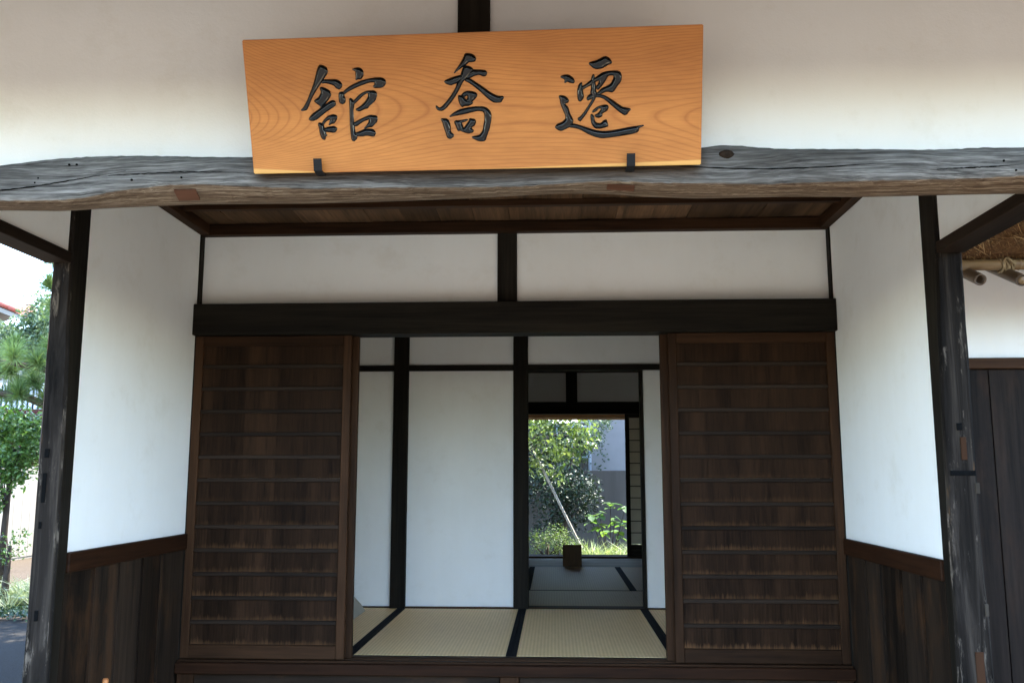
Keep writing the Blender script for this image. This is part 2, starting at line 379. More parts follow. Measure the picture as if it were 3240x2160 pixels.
def doorpanel_mat():
    """vertical-grained panel, bleached in streaks just above each rail; 'wear' is set on each panel"""
    t = NT('worn door panel'); v = t.coord(scale=(1, 1, .06)); g = t.noise(v, 12, 5, .6, .4); f = t.noise(v, 110, 4, .6)
    # neighbouring boards of the same door keep their tone through all panels
    gp = t.n('NewGeometry'); sx = t.n('SeparateXYZ'); t.put(sx.inputs[0], gp.outputs['Position'])
    bd = t.n('TexWhiteNoise', _noise_dimensions='1D'); t.put(bd.inputs['W'], t.math('FLOOR', t.math('MULTIPLY', t.math('ADD', sx.outputs[0], 5.03), 5.4)))
    col = t.ramp(t.math('ADD', t.math('MULTIPLY', g, .55), t.math('MULTIPLY', f, .45)), [(.36, (.0085, .0043, .0023)), (.62, (.033, .0158, .0078))])
    k = t.math('ADD', t.math('MULTIPLY', bd.outputs[0], .5), .78)
    cc = t.n('CombineColor'); [t.put(cc.inputs[i], k) for i in range(3)]
    col = t.mix(1., col, cc.outputs[0], 'MULTIPLY')
    tc = t.n('TexCoord'); sz = t.n('SeparateXYZ'); t.put(sz.inputs[0], tc.outputs['Generated'])
    wr = t.n('Attribute', _attribute_name='wear', _attribute_type='OBJECT')
    hgt = t.math('MULTIPLY', t.math('SUBTRACT', t.noise(t.coord(scale=(1, 1, .02)), 70, 4, .75), .30), 1.25)
    hgt = t.math('MULTIPLY', hgt, t.math('ADD', t.math('MULTIPLY', t.noise(t.coord(scale=(1, 1, 0)), 5, 3, .6), 2.2), -.15))
    m = t.math('SUBTRACT', hgt, t.math('MULTIPLY', sz.outputs[2], 1.15))
    m = t.ramp(m, [(0., (0, 0, 0)), (.32, (1, 1, 1))])
    col = t.mix(t.math('MULTIPLY', m, wr.outputs['Fac']), col, (.125, .060, .026))
    t.bump(f, .35, .0015)
    return t.out(col, .65, .06)
MAT['panel'] = doorpanel_mat()

# ================================================================== ground
def sheet(name, x0, x1, y0, y1, z, mat, n=1):
    V = [(x0, y0, z), (x1, y0, z), (x1, y1, z), (x0, y1, z)]
    o = link(name, mesh(name, V, [[0, 1, 2, 3]]), mat, None, (0, 0, 0)); o['kind'] = 'structure'; return o
sheet('ground', -900, 900, -900, 900, 0, 'earth')
sheet('path', -9.3, -2.15, .9, 4.35, .004, 'asphalt')
sheet('porch_bounce_floor', -2.9, 1.95, -4.2, -.03, .004, 'tataki')  # unseen pale sheet added to bounce light into the porch
sheet('gravel_bounce_patch', -9.3, -2.95, -5.5, .85, .004, 'gravel')  # unseen pale patch added to bounce warm light onto the porch walls
sheet('garden_bed', -9.3, -2.15, 4.35, 11.98, .008, 'soil')
sheet('garden_soil', -2.15, 9, 6.9, 11.98, .008, 'soil')

# ================================================================== entrance porch
P = thing('entrance_porch', 'white plastered entrance porch with black posts under a crooked grey log', 'porch', (0, -1.2, 0))
def porch_post(sg, yf, yb, front=False):
    lv = np.linspace(0, 2.40 if front else 2.93, 26); V = []; n = 7
    r = random.Random(5+sg+int(front)*9)
    for z in lv:
        j = lambda a=.0022: r.uniform(-a, a)
        xi = np.interp(z, [.7, 1.2, 1.9, 2.4, 2.7], [1.790, 1.792, 1.802, 1.818, 1.824]) if not front else 1.83
        xo = np.interp(z, [0, 1, 2, 2.9], [1.905, 1.902, 1.905, 1.908]) if sg < 0 else np.interp(z, [0, .8, 1.2, 1.9, 2.4], [1.935, 1.930, 1.918, 1.922, 1.926])
        sec = [(xo+j(), yb), (xo+j(), yf+.014), (xo-.011+j(), yf+j(.0015)), ((xi+xo)/2, yf+j(.002)), (xi+.010+j(), yf+j(.0015)), (xi+j(.001), yf+.012), (1.813, yb)]
        V += [(sg*x, y, z) for x, y in sec]
    F = []; mi = []
    for i in range(len(lv)-1):
        for k in range(n):
            q = [i*n+k, i*n+(k+1) % n, (i+1)*n+(k+1) % n, (i+1)*n+k]
            F.append(q if sg > 0 else q[::-1]); mi.append(1 if k in (5, 6) else 0)
    F += [list(range(n)), list(range((len(lv)-1)*n, len(lv)*n))]; mi += [0, 0]
    c0 = np.mean(V, 0); m = mesh('post', np.array(V)-c0, F)
    bm = bmesh.new(); bm.from_mesh(m); bmesh.ops.recalc_face_normals(bm, faces=bm.faces); bm.to_mesh(m); bm.free()
    m.materials.append(MAT['post' if sg < 0 else 'postdark']); m.materials.append(MAT['blackZ']); m.polygons.foreach_set('material_index', mi)
    return link('post', m, None, P, c0)
pl = porch_post(-1, -1.41, -1.288); pr = porch_post(1, -1.41, -1.288)
porch_post(-1, -2.34, -2.235, True); porch_post(1, -2.34, -2.235, True)
for (x, z, wx, wz, mat) in ((-1.862, 1.594, .018, .036, 'crack'), (-1.864, 1.452, .016, .12, 'crack'), (-1.857, .94, .014, .042, 'crack'), (-1.868, 1.30, .012, .028, 'crack')):
    box('mortise', x-wx/2, x+wx/2, -1.413, -1.395, z-wz/2, z+wz/2, mat, pl, 0)
for (x, z, wx, wz, mat) in ((1.872, 1.609, .022, .09, 'plug'), (1.862, 1.512, .098, .020, 'crack'), (1.914, 1.453, .016, .042, 'patchpale'), (1.9145, .988, .014, .046, 'patchpale'), (1.874, .767, .032, .13, 'plug'), (1.861, 1.695, .020, .028, 'crack')):
    box('mortise' if mat == 'crack' else 'plug', x-wx/2, x+wx/2, -1.4135, -1.395, z-wz/2, z+wz/2, mat, pr, .001)

# --- the log over the entrance, with its measured crooked outline
TOP = [(-2.2, 2.44), (-1.9, 2.46), (-1.539, 2.496), (-1.435, 2.509), (-1.331, 2.516), (-1.227, 2.52), (-1.071, 2.519), (-0.915, 2.514), (-0.73, 2.508), (-0.505, 2.502), (-0.201, 2.5), (0.2, 2.503), (0.497, 2.508), (0.644, 2.512), (0.719, 2.517), (0.782, 2.525), (0.84, 2.521), (0.908, 2.513), (0.966, 2.508), (1.179, 2.501), (1.37, 2.495), (1.466, 2.495), (1.561, 2.5), (1.694, 2.499), (2.2, 2.49)]
BOT = [(-2.2, 2.37), (-1.579, 2.374), (-1.396, 2.369), (-1.226, 2.377), (-1.067, 2.382), (-0.92, 2.386), (-0.559, 2.383), (-0.273, 2.387), (0.009, 2.395), (0.289, 2.405), (0.431, 2.401), (0.568, 2.389), (0.706, 2.382), (0.981, 2.384), (1.252, 2.379), (1.492, 2.382), (1.725, 2.383), (2.2, 2.38)]
ARR = [(-2.2, 2.373), (-1.525, 2.373), (-1.393, 2.371), (-1.304, 2.37), (-1.216, 2.379), (-1.13, 2.398), (-0.978, 2.413), (-0.869, 2.414), (-0.695, 2.404), (-0.5, 2.393), (0.016, 2.392), (0.288, 2.399), (0.425, 2.407), (0.553, 2.398), (0.689, 2.393), (0.903, 2.388), (1.115, 2.392), (1.326, 2.391), (1.536, 2.395), (1.684, 2.403), (2.2, 2.40)]
def log_front(x): return -2.386+.004*math.sin(3.1*x)+.003*math.sin(7.7*x+1)
def make_log():
    N = 260; V = []; U = []; r = random.Random(3)
    ker = np.array([1, 2, 3, 2, 1.])/9
    xs = np.linspace(-2.15, 2.15, N)
    sm = lambda t: np.convolve(np.pad([interp(t, x) for x in xs], 2, mode='edge'), ker, 'valid')
    zt, za, zb = sm(TOP), sm(ARR), sm(BOT)
    for i, x in enumerate(xs):
        yf = log_front(x); a, b, t = za[i], zb[i], zt[i]
        j = lambda s=.0012: r.uniform(-s, s)
        sec = [(-2.20, t-.03, 0), (-2.24, t-.004, 0), (yf+.035, t+.003+j(), 0), (yf+.012, t-.002+j(), 0), (yf+.002, t-.018, 0), (yf-.002, t*.66+a*.34, 0), (yf-.003, t*.33+a*.67, 0), (yf+.001, a+.014, 0), (yf+.006, a+.005+j(), .35), (yf+.014, a-.001+j(.002), 1), (yf+.035, min(a, b)+.55*max(0, a-b)+j(.0018), 1), (yf+.065, b+.0015+j(.0015), 1), (yf+.098, b, 1), (-2.25, b+.006, 1), (-2.21, b+.03, 1)]
        V += [(x, y, z) for y, z, u in sec]; U += [u for y, z, u in sec]
    n = len(sec); F = [[i*n+k, (i+1)*n+k, (i+1)*n+(k+1) % n, i*n+(k+1) % n] for i in range(N-1) for k in range(n)]
    F += [list(range(n)), list(range((N-1)*n, N*n))[::-1]]
    c0 = np.array((0, -2.29, 2.44)); m = mesh('log_beam', np.array(V)-c0, F, True)
    a = m.attributes.new('under', 'FLOAT', 'POINT'); a.data.foreach_set('value', np.array(U, np.float32))
    bm = bmesh.new(); bm.from_mesh(m); bmesh.ops.recalc_face_normals(bm, faces=bm.faces); bm.to_mesh(m); bm.free()
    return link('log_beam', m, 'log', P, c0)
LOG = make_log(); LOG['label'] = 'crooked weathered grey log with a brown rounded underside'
CR = [[(-1.62, 2.398), (-1.521, 2.406), (-1.408, 2.417), (-1.336, 2.428), (-1.28, 2.436), (-1.203, 2.447), (-1.111, 2.461)], [(-1.167, 2.448), (-1.079, 2.451), (-0.946, 2.455), (-0.803, 2.454), (-0.711, 2.45)], [(0.62, 2.452), (0.815, 2.44), (0.959, 2.437), (1.094, 2.439), (1.228, 2.446), (1.36, 2.442)], [(1.416, 2.425), (1.53, 2.429), (1.605, 2.432), (1.681, 2.439)]]
for k, cr in enumerate(CR):                              # drying checks that open the face of the log
    n = 40; r = random.Random(k); V = []
    for i in range(n):
        s = i/(n-1); x = cr[0][0]+(cr[-1][0]-cr[0][0])*s; z = interp(cr, x)+r.uniform(-.0009, .0009)
        h = .0022*math.sin(math.pi*min(1, s*1.15+.02))**.6*r.uniform(.5, 1.1)+.0003
        y = log_front(x)-.0036
        V += [(x, y, z-h), (x, y, z+h), (x, y+.012, z)]
    F = [[i*3, i*3+3, i*3+4, i*3+1] for i in range(n-1)]+[[i*3, i*3+2, i*3+5, i*3+3] for i in range(n-1)]+[[i*3+1, i*3+4, i*3+5, i*3+2] for i in range(n-1)]
    c0 = np.mean(V, 0); link('crack', mesh('crack', np.array(V)-c0, F), 'crack', LOG, c0)
def knot(x, z, rx, rz):
    V, F = [], []; r = random.Random(2)
    for k, (s, dy) in enumerate(((1.25, .004), (1, -.003), (.75, -.0045), (.35, -.003))):
        for q in range(16):
            a = q*math.pi/8; V.append((x+math.cos(a)*rx*s*r.uniform(.92, 1.08), log_front(x)+dy-.002, z+math.sin(a)*rz*s*r.uniform(.92, 1.08)))
    for k in range(3):
        for q in range(16): F.append([k*16+q, k*16+(q+1) % 16, (k+1)*16+(q+1) % 16, (k+1)*16+q])
    F.append(list(range(48, 64))); c0 = np.mean(V, 0)
    return link('knot', mesh('knot', np.array(V)-c0, F, True), 'umberY', LOG, c0)
knot(.787, 2.4877, .020, .0125)
for x, z, s in ((-1.30, 2.487, .0035), (-1.275, 2.487, .0035), (-1.40, 2.445, .003), (-1.41, 2.43, .003), (-1.09, 2.432, .004), (-.93, 2.438, .0035), (1.62, 2.45, .004), (1.655, 2.42, .003)):
    tube('nail_hole', [(x, log_front(x)-.0035, z), (x, log_front(x)+.004, z)], [s, s*.9], 'crack', LOG, 8)
def patch(x0, x1, a, b):
    V = []
    for x in (x0, x1):
        yf = log_front(x); za, zb = interp(ARR, x), interp(BOT, x)
        V += [(x, yf+.018, za+a-.006), (x, yf+.030, min(za, zb)+.55*max(0, za-zb)-.0030), (x, yf+.062, zb-.003), (x, yf+.05, za+.012)]
    F = [[0, 4, 5, 1], [1, 5, 6, 2], [2, 6, 7, 3], [3, 7, 4, 0], [0, 1, 2, 3], [4, 7, 6, 5]]; c0 = np.mean(V, 0)
    return link('repair_patch', mesh('repair_patch', np.array(V)-c0, F), 'plugX', LOG, c0)
patch(-.962, -.892, -.003, 0); patch(.418, .504, .002, 0)
for x in (-.477, .4855):                                  # iron hooks that hold the name board
    V = [(-.013, -2.4445, 2.428), (.013, -2.4445, 2.428), (.013, -2.456, 2.466), (-.013, -2.456, 2.466)]
    V2 = [(-.013, -2.385, 2.428), (.013, -2.385, 2.428), (.013, -2.385, 2.4325), (-.013, -2.385, 2.4325)]
    prm = prism('sign_bracket', [(-2.4445, 2.4335), (-2.4570, 2.4685), (-2.4535, 2.4695), (-2.4418, 2.4360), (-2.380, 2.4362), (-2.380, 2.4342)], 'X', x-.0128, x+.0128, 'iron', LOG)

# --- gable wall over the log
EY, EZ = -3.55, 2.82                                    # eave line of the porch
WT = EZ+.5*(-2.3-EY)-.015
G = .045
for a, b in ((-2.05, -.062), (.045, 2.05)):
    prism('gable_panel', [(a, 2.44), (b, 2.44), (b, WT), (a, min(WT, EZ+.34))] if a < 0 else [(a, 2.44), (b, 2.44), (b, min(WT, EZ+.34)), (a, WT)], 'Y', -2.305, -2.25, 'plaster', P)
box('gable_post', -.062, .045, -2.322, -2.235, 2.44, WT-.01, 'blackZ', P)
# --- porch roof: hipped, boarded below, grey tile above
def hip(name, ex, ey, ez, th, sl, mat, parent):
    ap = ez+sl*ex; ry = ey+ex
    def ring(d): return [(-ex, .6, ez+d), (-ex, ey, ez+d), (ex, ey, ez+d), (ex, .6, ez+d), (0, ry, ap+d), (0, .6, ap+d)]
    V = ring(0)+ring(th); T = [[1, 2, 4], [0, 1, 4, 5], [2, 3, 5, 4]]
    F = [f[::-1] for f in T]+[[i+6 for i in f] for f in T]+[[0, 6, 7, 1], [1, 7, 8, 2], [2, 8, 9, 3], [0, 5, 11, 6], [5, 3, 9, 11]]
    c0 = np.mean(V, 0); m = mesh(name, np.array(V)-c0, F)
    bm = bmesh.new(); bm.from_mesh(m); bmesh.ops.recalc_face_normals(bm, faces=bm.faces); bm.to_mesh(m); bm.free()
    return link(name, m, mat, parent, c0)
rf = hip('roof', 2.75, EY, EZ, .08, .5, 'brownY', P)
hip('tile_layer', 2.82, EY-.07, EZ+.055, .07, .5, 'rooft', rf)
for i in range(13):
    x = -2.4+i*.4; yt = EY+.02+max(0, 2.75-abs(x)); prism('rafter', [(EY+.02, EZ+.005), (yt, EZ+.005+.5*(yt-EY-.02)), (yt, EZ-.06+.5*(yt-EY-.02)), (EY+.02, EZ-.06)], 'X', x-.03, x+.03, 'brownY', rf)

# --- side walls: plaster over a boarded dado
for s, rz in ((-1, 1.180), (1, 1.165)):
    X = lambda a, b: (min(s*a, s*b), max(s*a, s*b))
    sw = box('side_wall', *X(1.82, 1.875), -1.289, -.048, rz, 2.93, 'plaster', P, .001)
    rail = box('dado_rail', *X(1.800, 1.88), -1.291, -.046, rz-.084, rz, 'redY', sw, .004)
    ys = [-1.289, -1.035, -.80, -.555, -.33, -.046]; r = random.Random(4+s)
    for a, b in zip(ys, ys[1:]):                         # lapped boards: one edge proud of its neighbour
        prism('dado_board', [(s*1.86, a), (s*1.86, b), (s*1.823, b), (s*1.809, a-.012)] if s < 0 else [(s*1.86, a), (s*1.86, b), (s*1.823, b), (s*1.809, a-.012)], 'Z', .03, rz-.086, 'charZ', sw)
    box('dado_backing', *X(1.862, 1.885), -1.289, -.046, .02, rz-.002, 'blackZ', sw)
    sb = box('side_beam', *X(1.82, 1.932), -2.27, -1.4085, 2.405, 2.452, 'umberY', P)
    box('spandrel', *X(1.838, 1.89), -2.248, -1.407, 2.4525, 2.93, 'plaster', P, .001)
    box('corner_post', *X(1.812, 1.905), -.047, .07, .02, 2.96, 'blackZ', P)
    box('wall_plate', *X(1.80, 1.92), -2.24, .05, 2.972, 3.08, 'brownY', P)

# --- ceiling of the porch
CE = box('ceiling', -1.80, 1.80, -2.22, .04, 2.982, 2.995, 'brownX', P, 0)
for i in range(18):
    x0 = -1.816+i*.202; tz = .0035*(i % 2)
    box('ceiling_board', x0, x0+.2035-.0025, -2.21, -.003, 2.961+tz, 2.972+tz, 'ceil', CE, .002, share=True)
for y in (-.43, -.87, -1.31, -1.75):
    box('ceiling_batten', -1.815, 1.815, y-.02, y+.02, 2.927, 2.9605, 'brownX', CE)
box('ceiling_trim', -1.815, 1.815, -.056, -.001, 2.893, 2.957, 'brownX', CE)
for s in (-1, 1): box('ceiling_trim', min(s*1.819, s*1.762), max(s*1.819, s*1.762), -2.2, -.0565, 2.894, 2.956, 'brownY', CE)

# --- inner front with the doorway
for a, b in ((-1.811, -.0745), (.0385, 1.811)): box('transom_panel', a, b, .002, .05, 2.40, 2.955, 'plaster', P, .001)
box('transom_post', -.074, .038, -.018, .055, 2.40, 2.955, 'blackZ', P)
box('lintel', -1.8185, 1.8185, -.100, .048, 2.2945, 2.4755, 'blackX', P, .004)
SI = box('sill', -1.8185, 1.8185, -.104, .095, .440, .5005, 'redX', P, .005)
for y0, y1 in ((-.088, -.060), (-.018, -.010), (.030, .085)): box('sill_track', -1.81, 1.81, y0, y1, .5008, .5125, 'brownX', SI, .002)
for a, b in ((-1.81, -.052), (.052, 1.81)): box('riser_board', a, b, -.060, -.035, .03, .4385, 'charX', SI)
box('riser_post', -.05, .05, -.085, -.03, .0, .4388, 'brownZ', SI)
for s in (-1, 1): box('riser_post', min(s*1.72, s*1.81), max(s*1.72, s*1.81), -.085, -.061, .0, .4388, 'brownZ', SI)

# ================================================================== sliding doors
def sliding_door(x0, x1, y, label):
    z0, z1 = .513, 2.293; t = thing('sliding_door', label, 'sliding door', ((x0+x1)/2, y, z0), 'battened sliding doors of the entrance')
    sw, th = .047, .034
    box('stile', x0, x0+sw, y, y+th, z0, z1, 'brownZ', t); box('stile', x1-sw, x1, y, y+th, z0, z1, 'brownZ', t)
    box('rail', x0+sw+.0005, x1-sw-.0005, y+.001, y+th-.001, 2.236, z1, 'brownX', t); box('rail', x0+sw+.0005, x1-sw-.0005, y+.001, y+th-.001, z0, .586, 'brownX', t)
    p = (2.236-.586+.021)/13
    for i in range(13):
        a = .586+i*p
        pn = box('panel', x0+sw+.001, x1-sw-.001, y+.017, y+.025, a+.0002, a+p-.0212, 'panel', t, 0)
        pn['wear'] = max(.04, min(1., 1.05-(i/8.5)))*R.uniform(.45, .95)
        if i: box('batten', x0+sw+.0005, x1-sw-.0005, y+.004, y+.0265, a-.021, a-.0003, 'batten', t, .002)
    return t
sliding_door(-1.811, -.903, -.058, 'dark battened sliding door with bleached lower panels, on the pine tree side of the doorway')
sliding_door(.888, 1.811, -.058, 'dark battened sliding door on the thatched eave side of the doorway')
sliding_door(-1.785, -.872, -.008, 'brown sliding door tucked behind the battened door with bleached panels')
sliding_door(.848, 1.765, -.008, 'brown sliding door tucked behind the door on the thatched eave side')

# ================================================================== name board
SG = bpy.data.objects.new('name_board', None); COL.objects.link(SG)
e1 = Vector((1, 0, .005)).normalized(); e2 = Vector((-.0047, -.3618, .9322)); e2 = (e2-e1*e2.dot(e1)).normalized(); e3 = e1.cross(e2)
MM = Matrix((e1, e2, e3)).transposed().to_4x4(); MM.translation = (.0075, -2.42, 2.4385); SG.matrix_world = MM
tag(SG, 'orange wooden name board with three black carved characters leaning out above the log', 'sign')
def sub(name, m, mat):
    o = bpy.data.objects.new(name, m); COL.objects.link(o); o.parent = SG
    if not m.materials: m.materials.append(MAT[mat])
    return o
cs = [(-.6936, 0), (.6934, 0), (.6907, .4079), (-.6961, .3991)]
V = [(x, y, 0) for x, y in cs]+[(x, y, -.030) for x, y in cs]
m = mesh('board', V, [[0, 1, 2, 3], [7, 6, 5, 4], [0, 4, 5, 1], [1, 5, 6, 2], [2, 6, 7, 3], [3, 7, 4, 0]])
bm = bmesh.new(); bm.from_mesh(m); bmesh.ops.bevel(bm, geom=list(bm.edges), offset=.0025, segments=2, affect='EDGES'); bm.to_mesh(m); bm.free()
sub('board', m, 'sign')
CHARS=[
[[(-463,321),(-452,318),(-443,313),(-440,303),(-441,297),(-453,281),(-464,267),(-481,245),(-494,225),(-510,193),(-514,189),(-532,187),(-523,195),(-510,214),(-496,242),(-482,274),(-474,299),(-469,313)],
[(-458,277),(-442,277),(-415,277),(-404,271),(-398,262),(-400,254),(-408,248),(-417,252),(-423,260),(-436,265),(-449,268),(-462,267)],
[(-461,256),(-450,252),(-436,243),(-437,239),(-434,234),(-438,226),(-449,212),(-466,196),(-469,193),(-469,201),(-480,208),(-488,216),(-472,226),(-463,240),(-467,253)],
[(-430,216),(-422,213),(-423,208),(-421,204),(-425,199),(-448,186),(-464,175),(-483,161),(-494,157),(-504,158),(-508,162),(-498,175),(-475,190),(-453,204),(-439,213)],
[(-478,150),(-471,150),(-463,144),(-462,135),(-458,125),(-457,115),(-454,112),(-460,108),(-461,100),(-466,100),(-472,105),(-476,120),(-477,138),(-480,145)],
[(-467,149),(-460,159),(-447,170),(-432,174),(-423,172),(-419,166),(-423,157),(-430,148),(-440,147),(-447,142),(-443,152),(-441,160),(-448,159),(-459,151),(-464,143)],
[(-462,133),(-449,137),(-434,139),(-426,137),(-422,131),(-427,122),(-434,120),(-452,123),(-462,126)],
[(-365,305),(-354,309),(-344,310),(-335,305),(-331,296),(-332,286),(-340,276),(-348,277),(-356,274),(-354,282),(-354,298),(-358,303)],
[(-395,240),(-387,248),(-369,259),(-343,270),(-318,276),(-294,279),(-275,279),(-265,272),(-264,262),(-271,253),(-281,250),(-296,250),(-303,252),(-298,260),(-297,267),(-314,267),(-339,259),(-363,250),(-382,241),(-394,233)],
[(-409,239),(-397,241),(-394,233),(-394,227),(-391,222),(-391,211),(-398,205),(-406,206),(-410,213),(-410,226)],
[(-378,219),(-373,221),(-367,214),(-364,207),(-366,196),(-369,186),(-369,160),(-369,141),(-366,119),(-361,110),(-362,101),(-371,93),(-378,96),(-380,118),(-380,149),(-379,182),(-378,206)],
[(-367,210),(-355,223),(-341,234),(-323,241),(-303,242),(-295,238),(-293,230),(-298,214),(-307,206),(-321,196),(-322,191),(-333,189),(-350,182),(-362,187),(-348,194),(-330,209),(-319,224),(-319,235),(-325,235),(-338,227),(-352,214),(-366,204)],
[(-369,147),(-355,155),(-333,164),(-317,170),(-297,167),(-295,159),(-298,149),(-305,143),(-313,135),(-326,134),(-339,129),(-328,140),(-321,151),(-320,159),(-337,153),(-351,145),(-360,138),(-370,139)],
[(-368,116),(-354,121),(-333,129),(-311,128),(-302,117),(-307,108),(-311,106),(-331,110),(-346,107),(-366,110)]],
[[(-20,342),(-9,343),(2,340),(9,335),(13,327),(10,320),(0,318),(-9,318),(-17,311),(-28,305),(-39,298),(-57,284),(-45,300),(-33,316),(-24,331)],
[(-24,307),(-13,307),(-1,302),(3,297),(0,285),(-11,275),(-20,268),(-28,263),(-34,252),(-45,233),(-59,212),(-73,196),(-82,186),(-94,178),(-107,179),(-113,187),(-113,194),(-104,186),(-95,189),(-80,204),(-64,223),(-52,242),(-46,256),(-37,270),(-34,282),(-29,296)],
[(-31,281),(-51,277),(-68,272),(-86,264),(-80,257),(-65,252),(-56,256),(-46,258),(-29,270)],
[(-3,295),(12,295),(28,294),(41,292),(45,286),(42,277),(33,276),(22,281),(9,279),(-2,274),(-11,270),(-20,273),(-14,285)],
[(-18,271),(-7,270),(11,258),(32,244),(52,229),(68,220),(81,216),(92,216),(94,211),(89,205),(86,199),(71,198),(61,200),(46,211),(26,230),(5,248),(-11,259),(-22,264)],
[(-44,222),(-36,220),(-30,226),(-27,217),(-20,207),(-2,202),(0,198),(-12,191),(-28,191),(-32,187),(-39,194),(-43,206)],
[(-33,223),(-27,230),(-14,234),(-1,232),(10,228),(14,220),(7,211),(-1,205),(-4,197),(-21,201),(-19,207),(-14,216),(-16,222),(-28,217)],
[(-75,158),(-62,169),(-44,179),(-21,184),(5,187),(31,187),(43,182),(52,172),(55,160),(53,143),(48,122),(39,99),(34,86),(22,84),(9,87),(-9,98),(10,101),(19,104),(29,117),(32,135),(35,147),(35,164),(31,173),(16,176),(-14,170),(-44,164),(-61,162)],
[(-100,154),(-83,154),(-76,149),(-72,134),(-71,123),(-72,116),(-60,103),(-73,93),(-82,98),(-85,110),(-91,129),(-96,147)],
[(-59,144),(-54,148),(-45,147),(-30,149),(-15,151),(-24,145),(-37,142),(-33,129),(-31,118),(-23,115),(-42,118),(-49,117),(-53,130)],
[(-12,153),(4,150),(7,143),(3,132),(-8,127),(-5,121),(-1,118),(-2,112),(-16,109),(-31,113),(-42,119),(-29,125),(-19,138),(-13,146)]],
[[(351,305),(359,309),(379,314),(400,325),(413,319),(420,309),(420,304),(409,300),(393,291),(375,288),(364,293)],
[(265,269),(281,274),(292,273),(304,265),(309,256),(307,249),(295,251),(288,255),(278,250),(281,259),(276,263)],
[(331,252),(331,238),(333,228),(336,210),(334,203),(326,195),(320,199),(318,212),(318,230),(322,244)],
[(328,237),(342,244),(362,259),(375,265),(390,276),(408,281),(435,282),(446,278),(450,267),(448,251),(437,238),(428,224),(422,220),(406,223),(391,218),(380,212),(371,214),(382,223),(391,232),(404,237),(417,243),(424,254),(428,266),(424,270),(409,269),(402,254),(390,239),(379,228),(372,236),(382,246),(383,256),(373,253),(362,245),(344,236),(329,228)],
[(365,273),(368,271),(368,260),(371,248),(372,230),(375,218),(372,206),(368,197),(355,178),(342,157),(329,141),(325,137),(317,145),(327,151),(340,166),(353,185),(364,202),(360,216),(357,220),(360,234),(360,248),(361,266)],
[(345,204),(351,213),(360,217),(373,216),(386,214),(399,211),(417,201),(435,188),(453,176),(466,173),(479,170),(472,163),(466,154),(459,153),(446,161),(428,176),(411,191),(399,201),(386,207),(371,207),(359,202),(348,198)],
[(362,165),(369,172),(380,179),(395,183),(408,183),(411,176),(406,166),(395,161),(390,156),(393,152),(384,147),(375,148),(369,153),(380,159),(389,170),(388,175),(379,173),(375,167),(364,162)],
[(358,159),(367,151),(368,140),(375,130),(388,129),(397,138),(404,140),(407,134),(410,121),(401,118),(384,115),(371,116),(362,126),(358,142)],
[(261,213),(271,214),(283,210),(291,200),(289,193),(279,191),(285,183),(289,179),(294,161),(304,141),(303,133),(296,122),(287,119),(268,110),(257,114),(249,121),(256,131),(270,135),(281,144),(282,154),(274,172),(267,189),(265,203)],
[(294,127),(303,131),(324,125),(347,117),(371,109),(399,105),(428,108),(463,114),(490,118),(523,122),(503,114),(503,107),(498,101),(479,96),(450,92),(417,88),(391,86),(369,91),(347,101),(325,114),(307,119),(294,120)]]]

def chaikin(p, r=.22):
    o = []
    for i in range(len(p)):
        a, b = p[i], p[(i+1) % len(p)]
        o += [(a[0]*(1-r)+b[0]*r, a[1]*(1-r)+b[1]*r), (a[0]*r+b[0]*(1-r), a[1]*r+b[1]*(1-r))]
    return o
def character(strokes, order):
    V, F = [], []
    for si, s in enumerate(strokes):
        poly = np.array(chaikin([(x/1000, y/1000) for x, y in s], .2)); n = len(poly)
        ar = np.sum(poly[:, 0]*np.roll(poly[:, 1], -1)-np.roll(poly[:, 0], -1)*poly[:, 1])
        tg_ = np.roll(poly, -1, 0)-np.roll(poly, 1, 0); tg_ /= np.linalg.norm(tg_, axis=1)[:, None]+1e-9
        poly = poly+np.stack([tg_[:, 1], -tg_[:, 0]], 1)*(.0014 if ar > 0 else -.0014)
        lo, hi = poly.min(0), poly.max(0); st = .0024
        gx, gy = np.meshgrid(np.arange(lo[0], hi[0], st), np.arange(lo[1], hi[1], st)); g = np.stack([gx.ravel(), gy.ravel()], 1)
        a = poly; b = np.roll(poly, -1, 0)
        ins = np.zeros(len(g), bool)
        for p, q in zip(a, b):
            cnd = ((p[1] > g[:, 1]) != (q[1] > g[:, 1]))
            xx = (q[0]-p[0])*(g[:, 1]-p[1])/(q[1]-p[1]+1e-12)+p[0]; ins ^= cnd & (g[:, 0] < xx)
        def dist(pts):
            d = np.full(len(pts), 9.)
            for p, q in zip(a, b):
                e = q-p; t = np.clip(((pts-p)@e)/(e@e+1e-12), 0, 1); d = np.minimum(d, np.linalg.norm(pts-(p+t[:, None]*e), axis=1))
            return d
        g = g[ins]; g = g[dist(g) > .0009]
        pts = [Vector(p) for p in poly]+[Vector(p) for p in g]
        v2, _, f2, _, _, _ = delaunay_2d_cdt(pts, [(i, (i+1) % n) for i in range(n)], [], 1, 1e-6)
        arr = np.array([(p.x, p.y) for p in v2]); d = dist(arr); d[d < 1e-5] = 0
        k = np.clip(d/.010, 0, 1); h = .0075*np.sin(k*np.pi/2)+.0003+.00006*si
        o = len(V); V += [(x, y, z) for (x, y), z in zip(arr, h)]; F += [[i+o for i in f] for f in f2]
    m = mesh('character', V, F, True); return sub('character', m, 'lacquer')
for i, ch in enumerate(CHARS):
    o = character(ch, i); o['label'] = ['black raised brush-written character 館', 'black raised brush-written character 喬', 'black raised brush-written character 遷'][i]

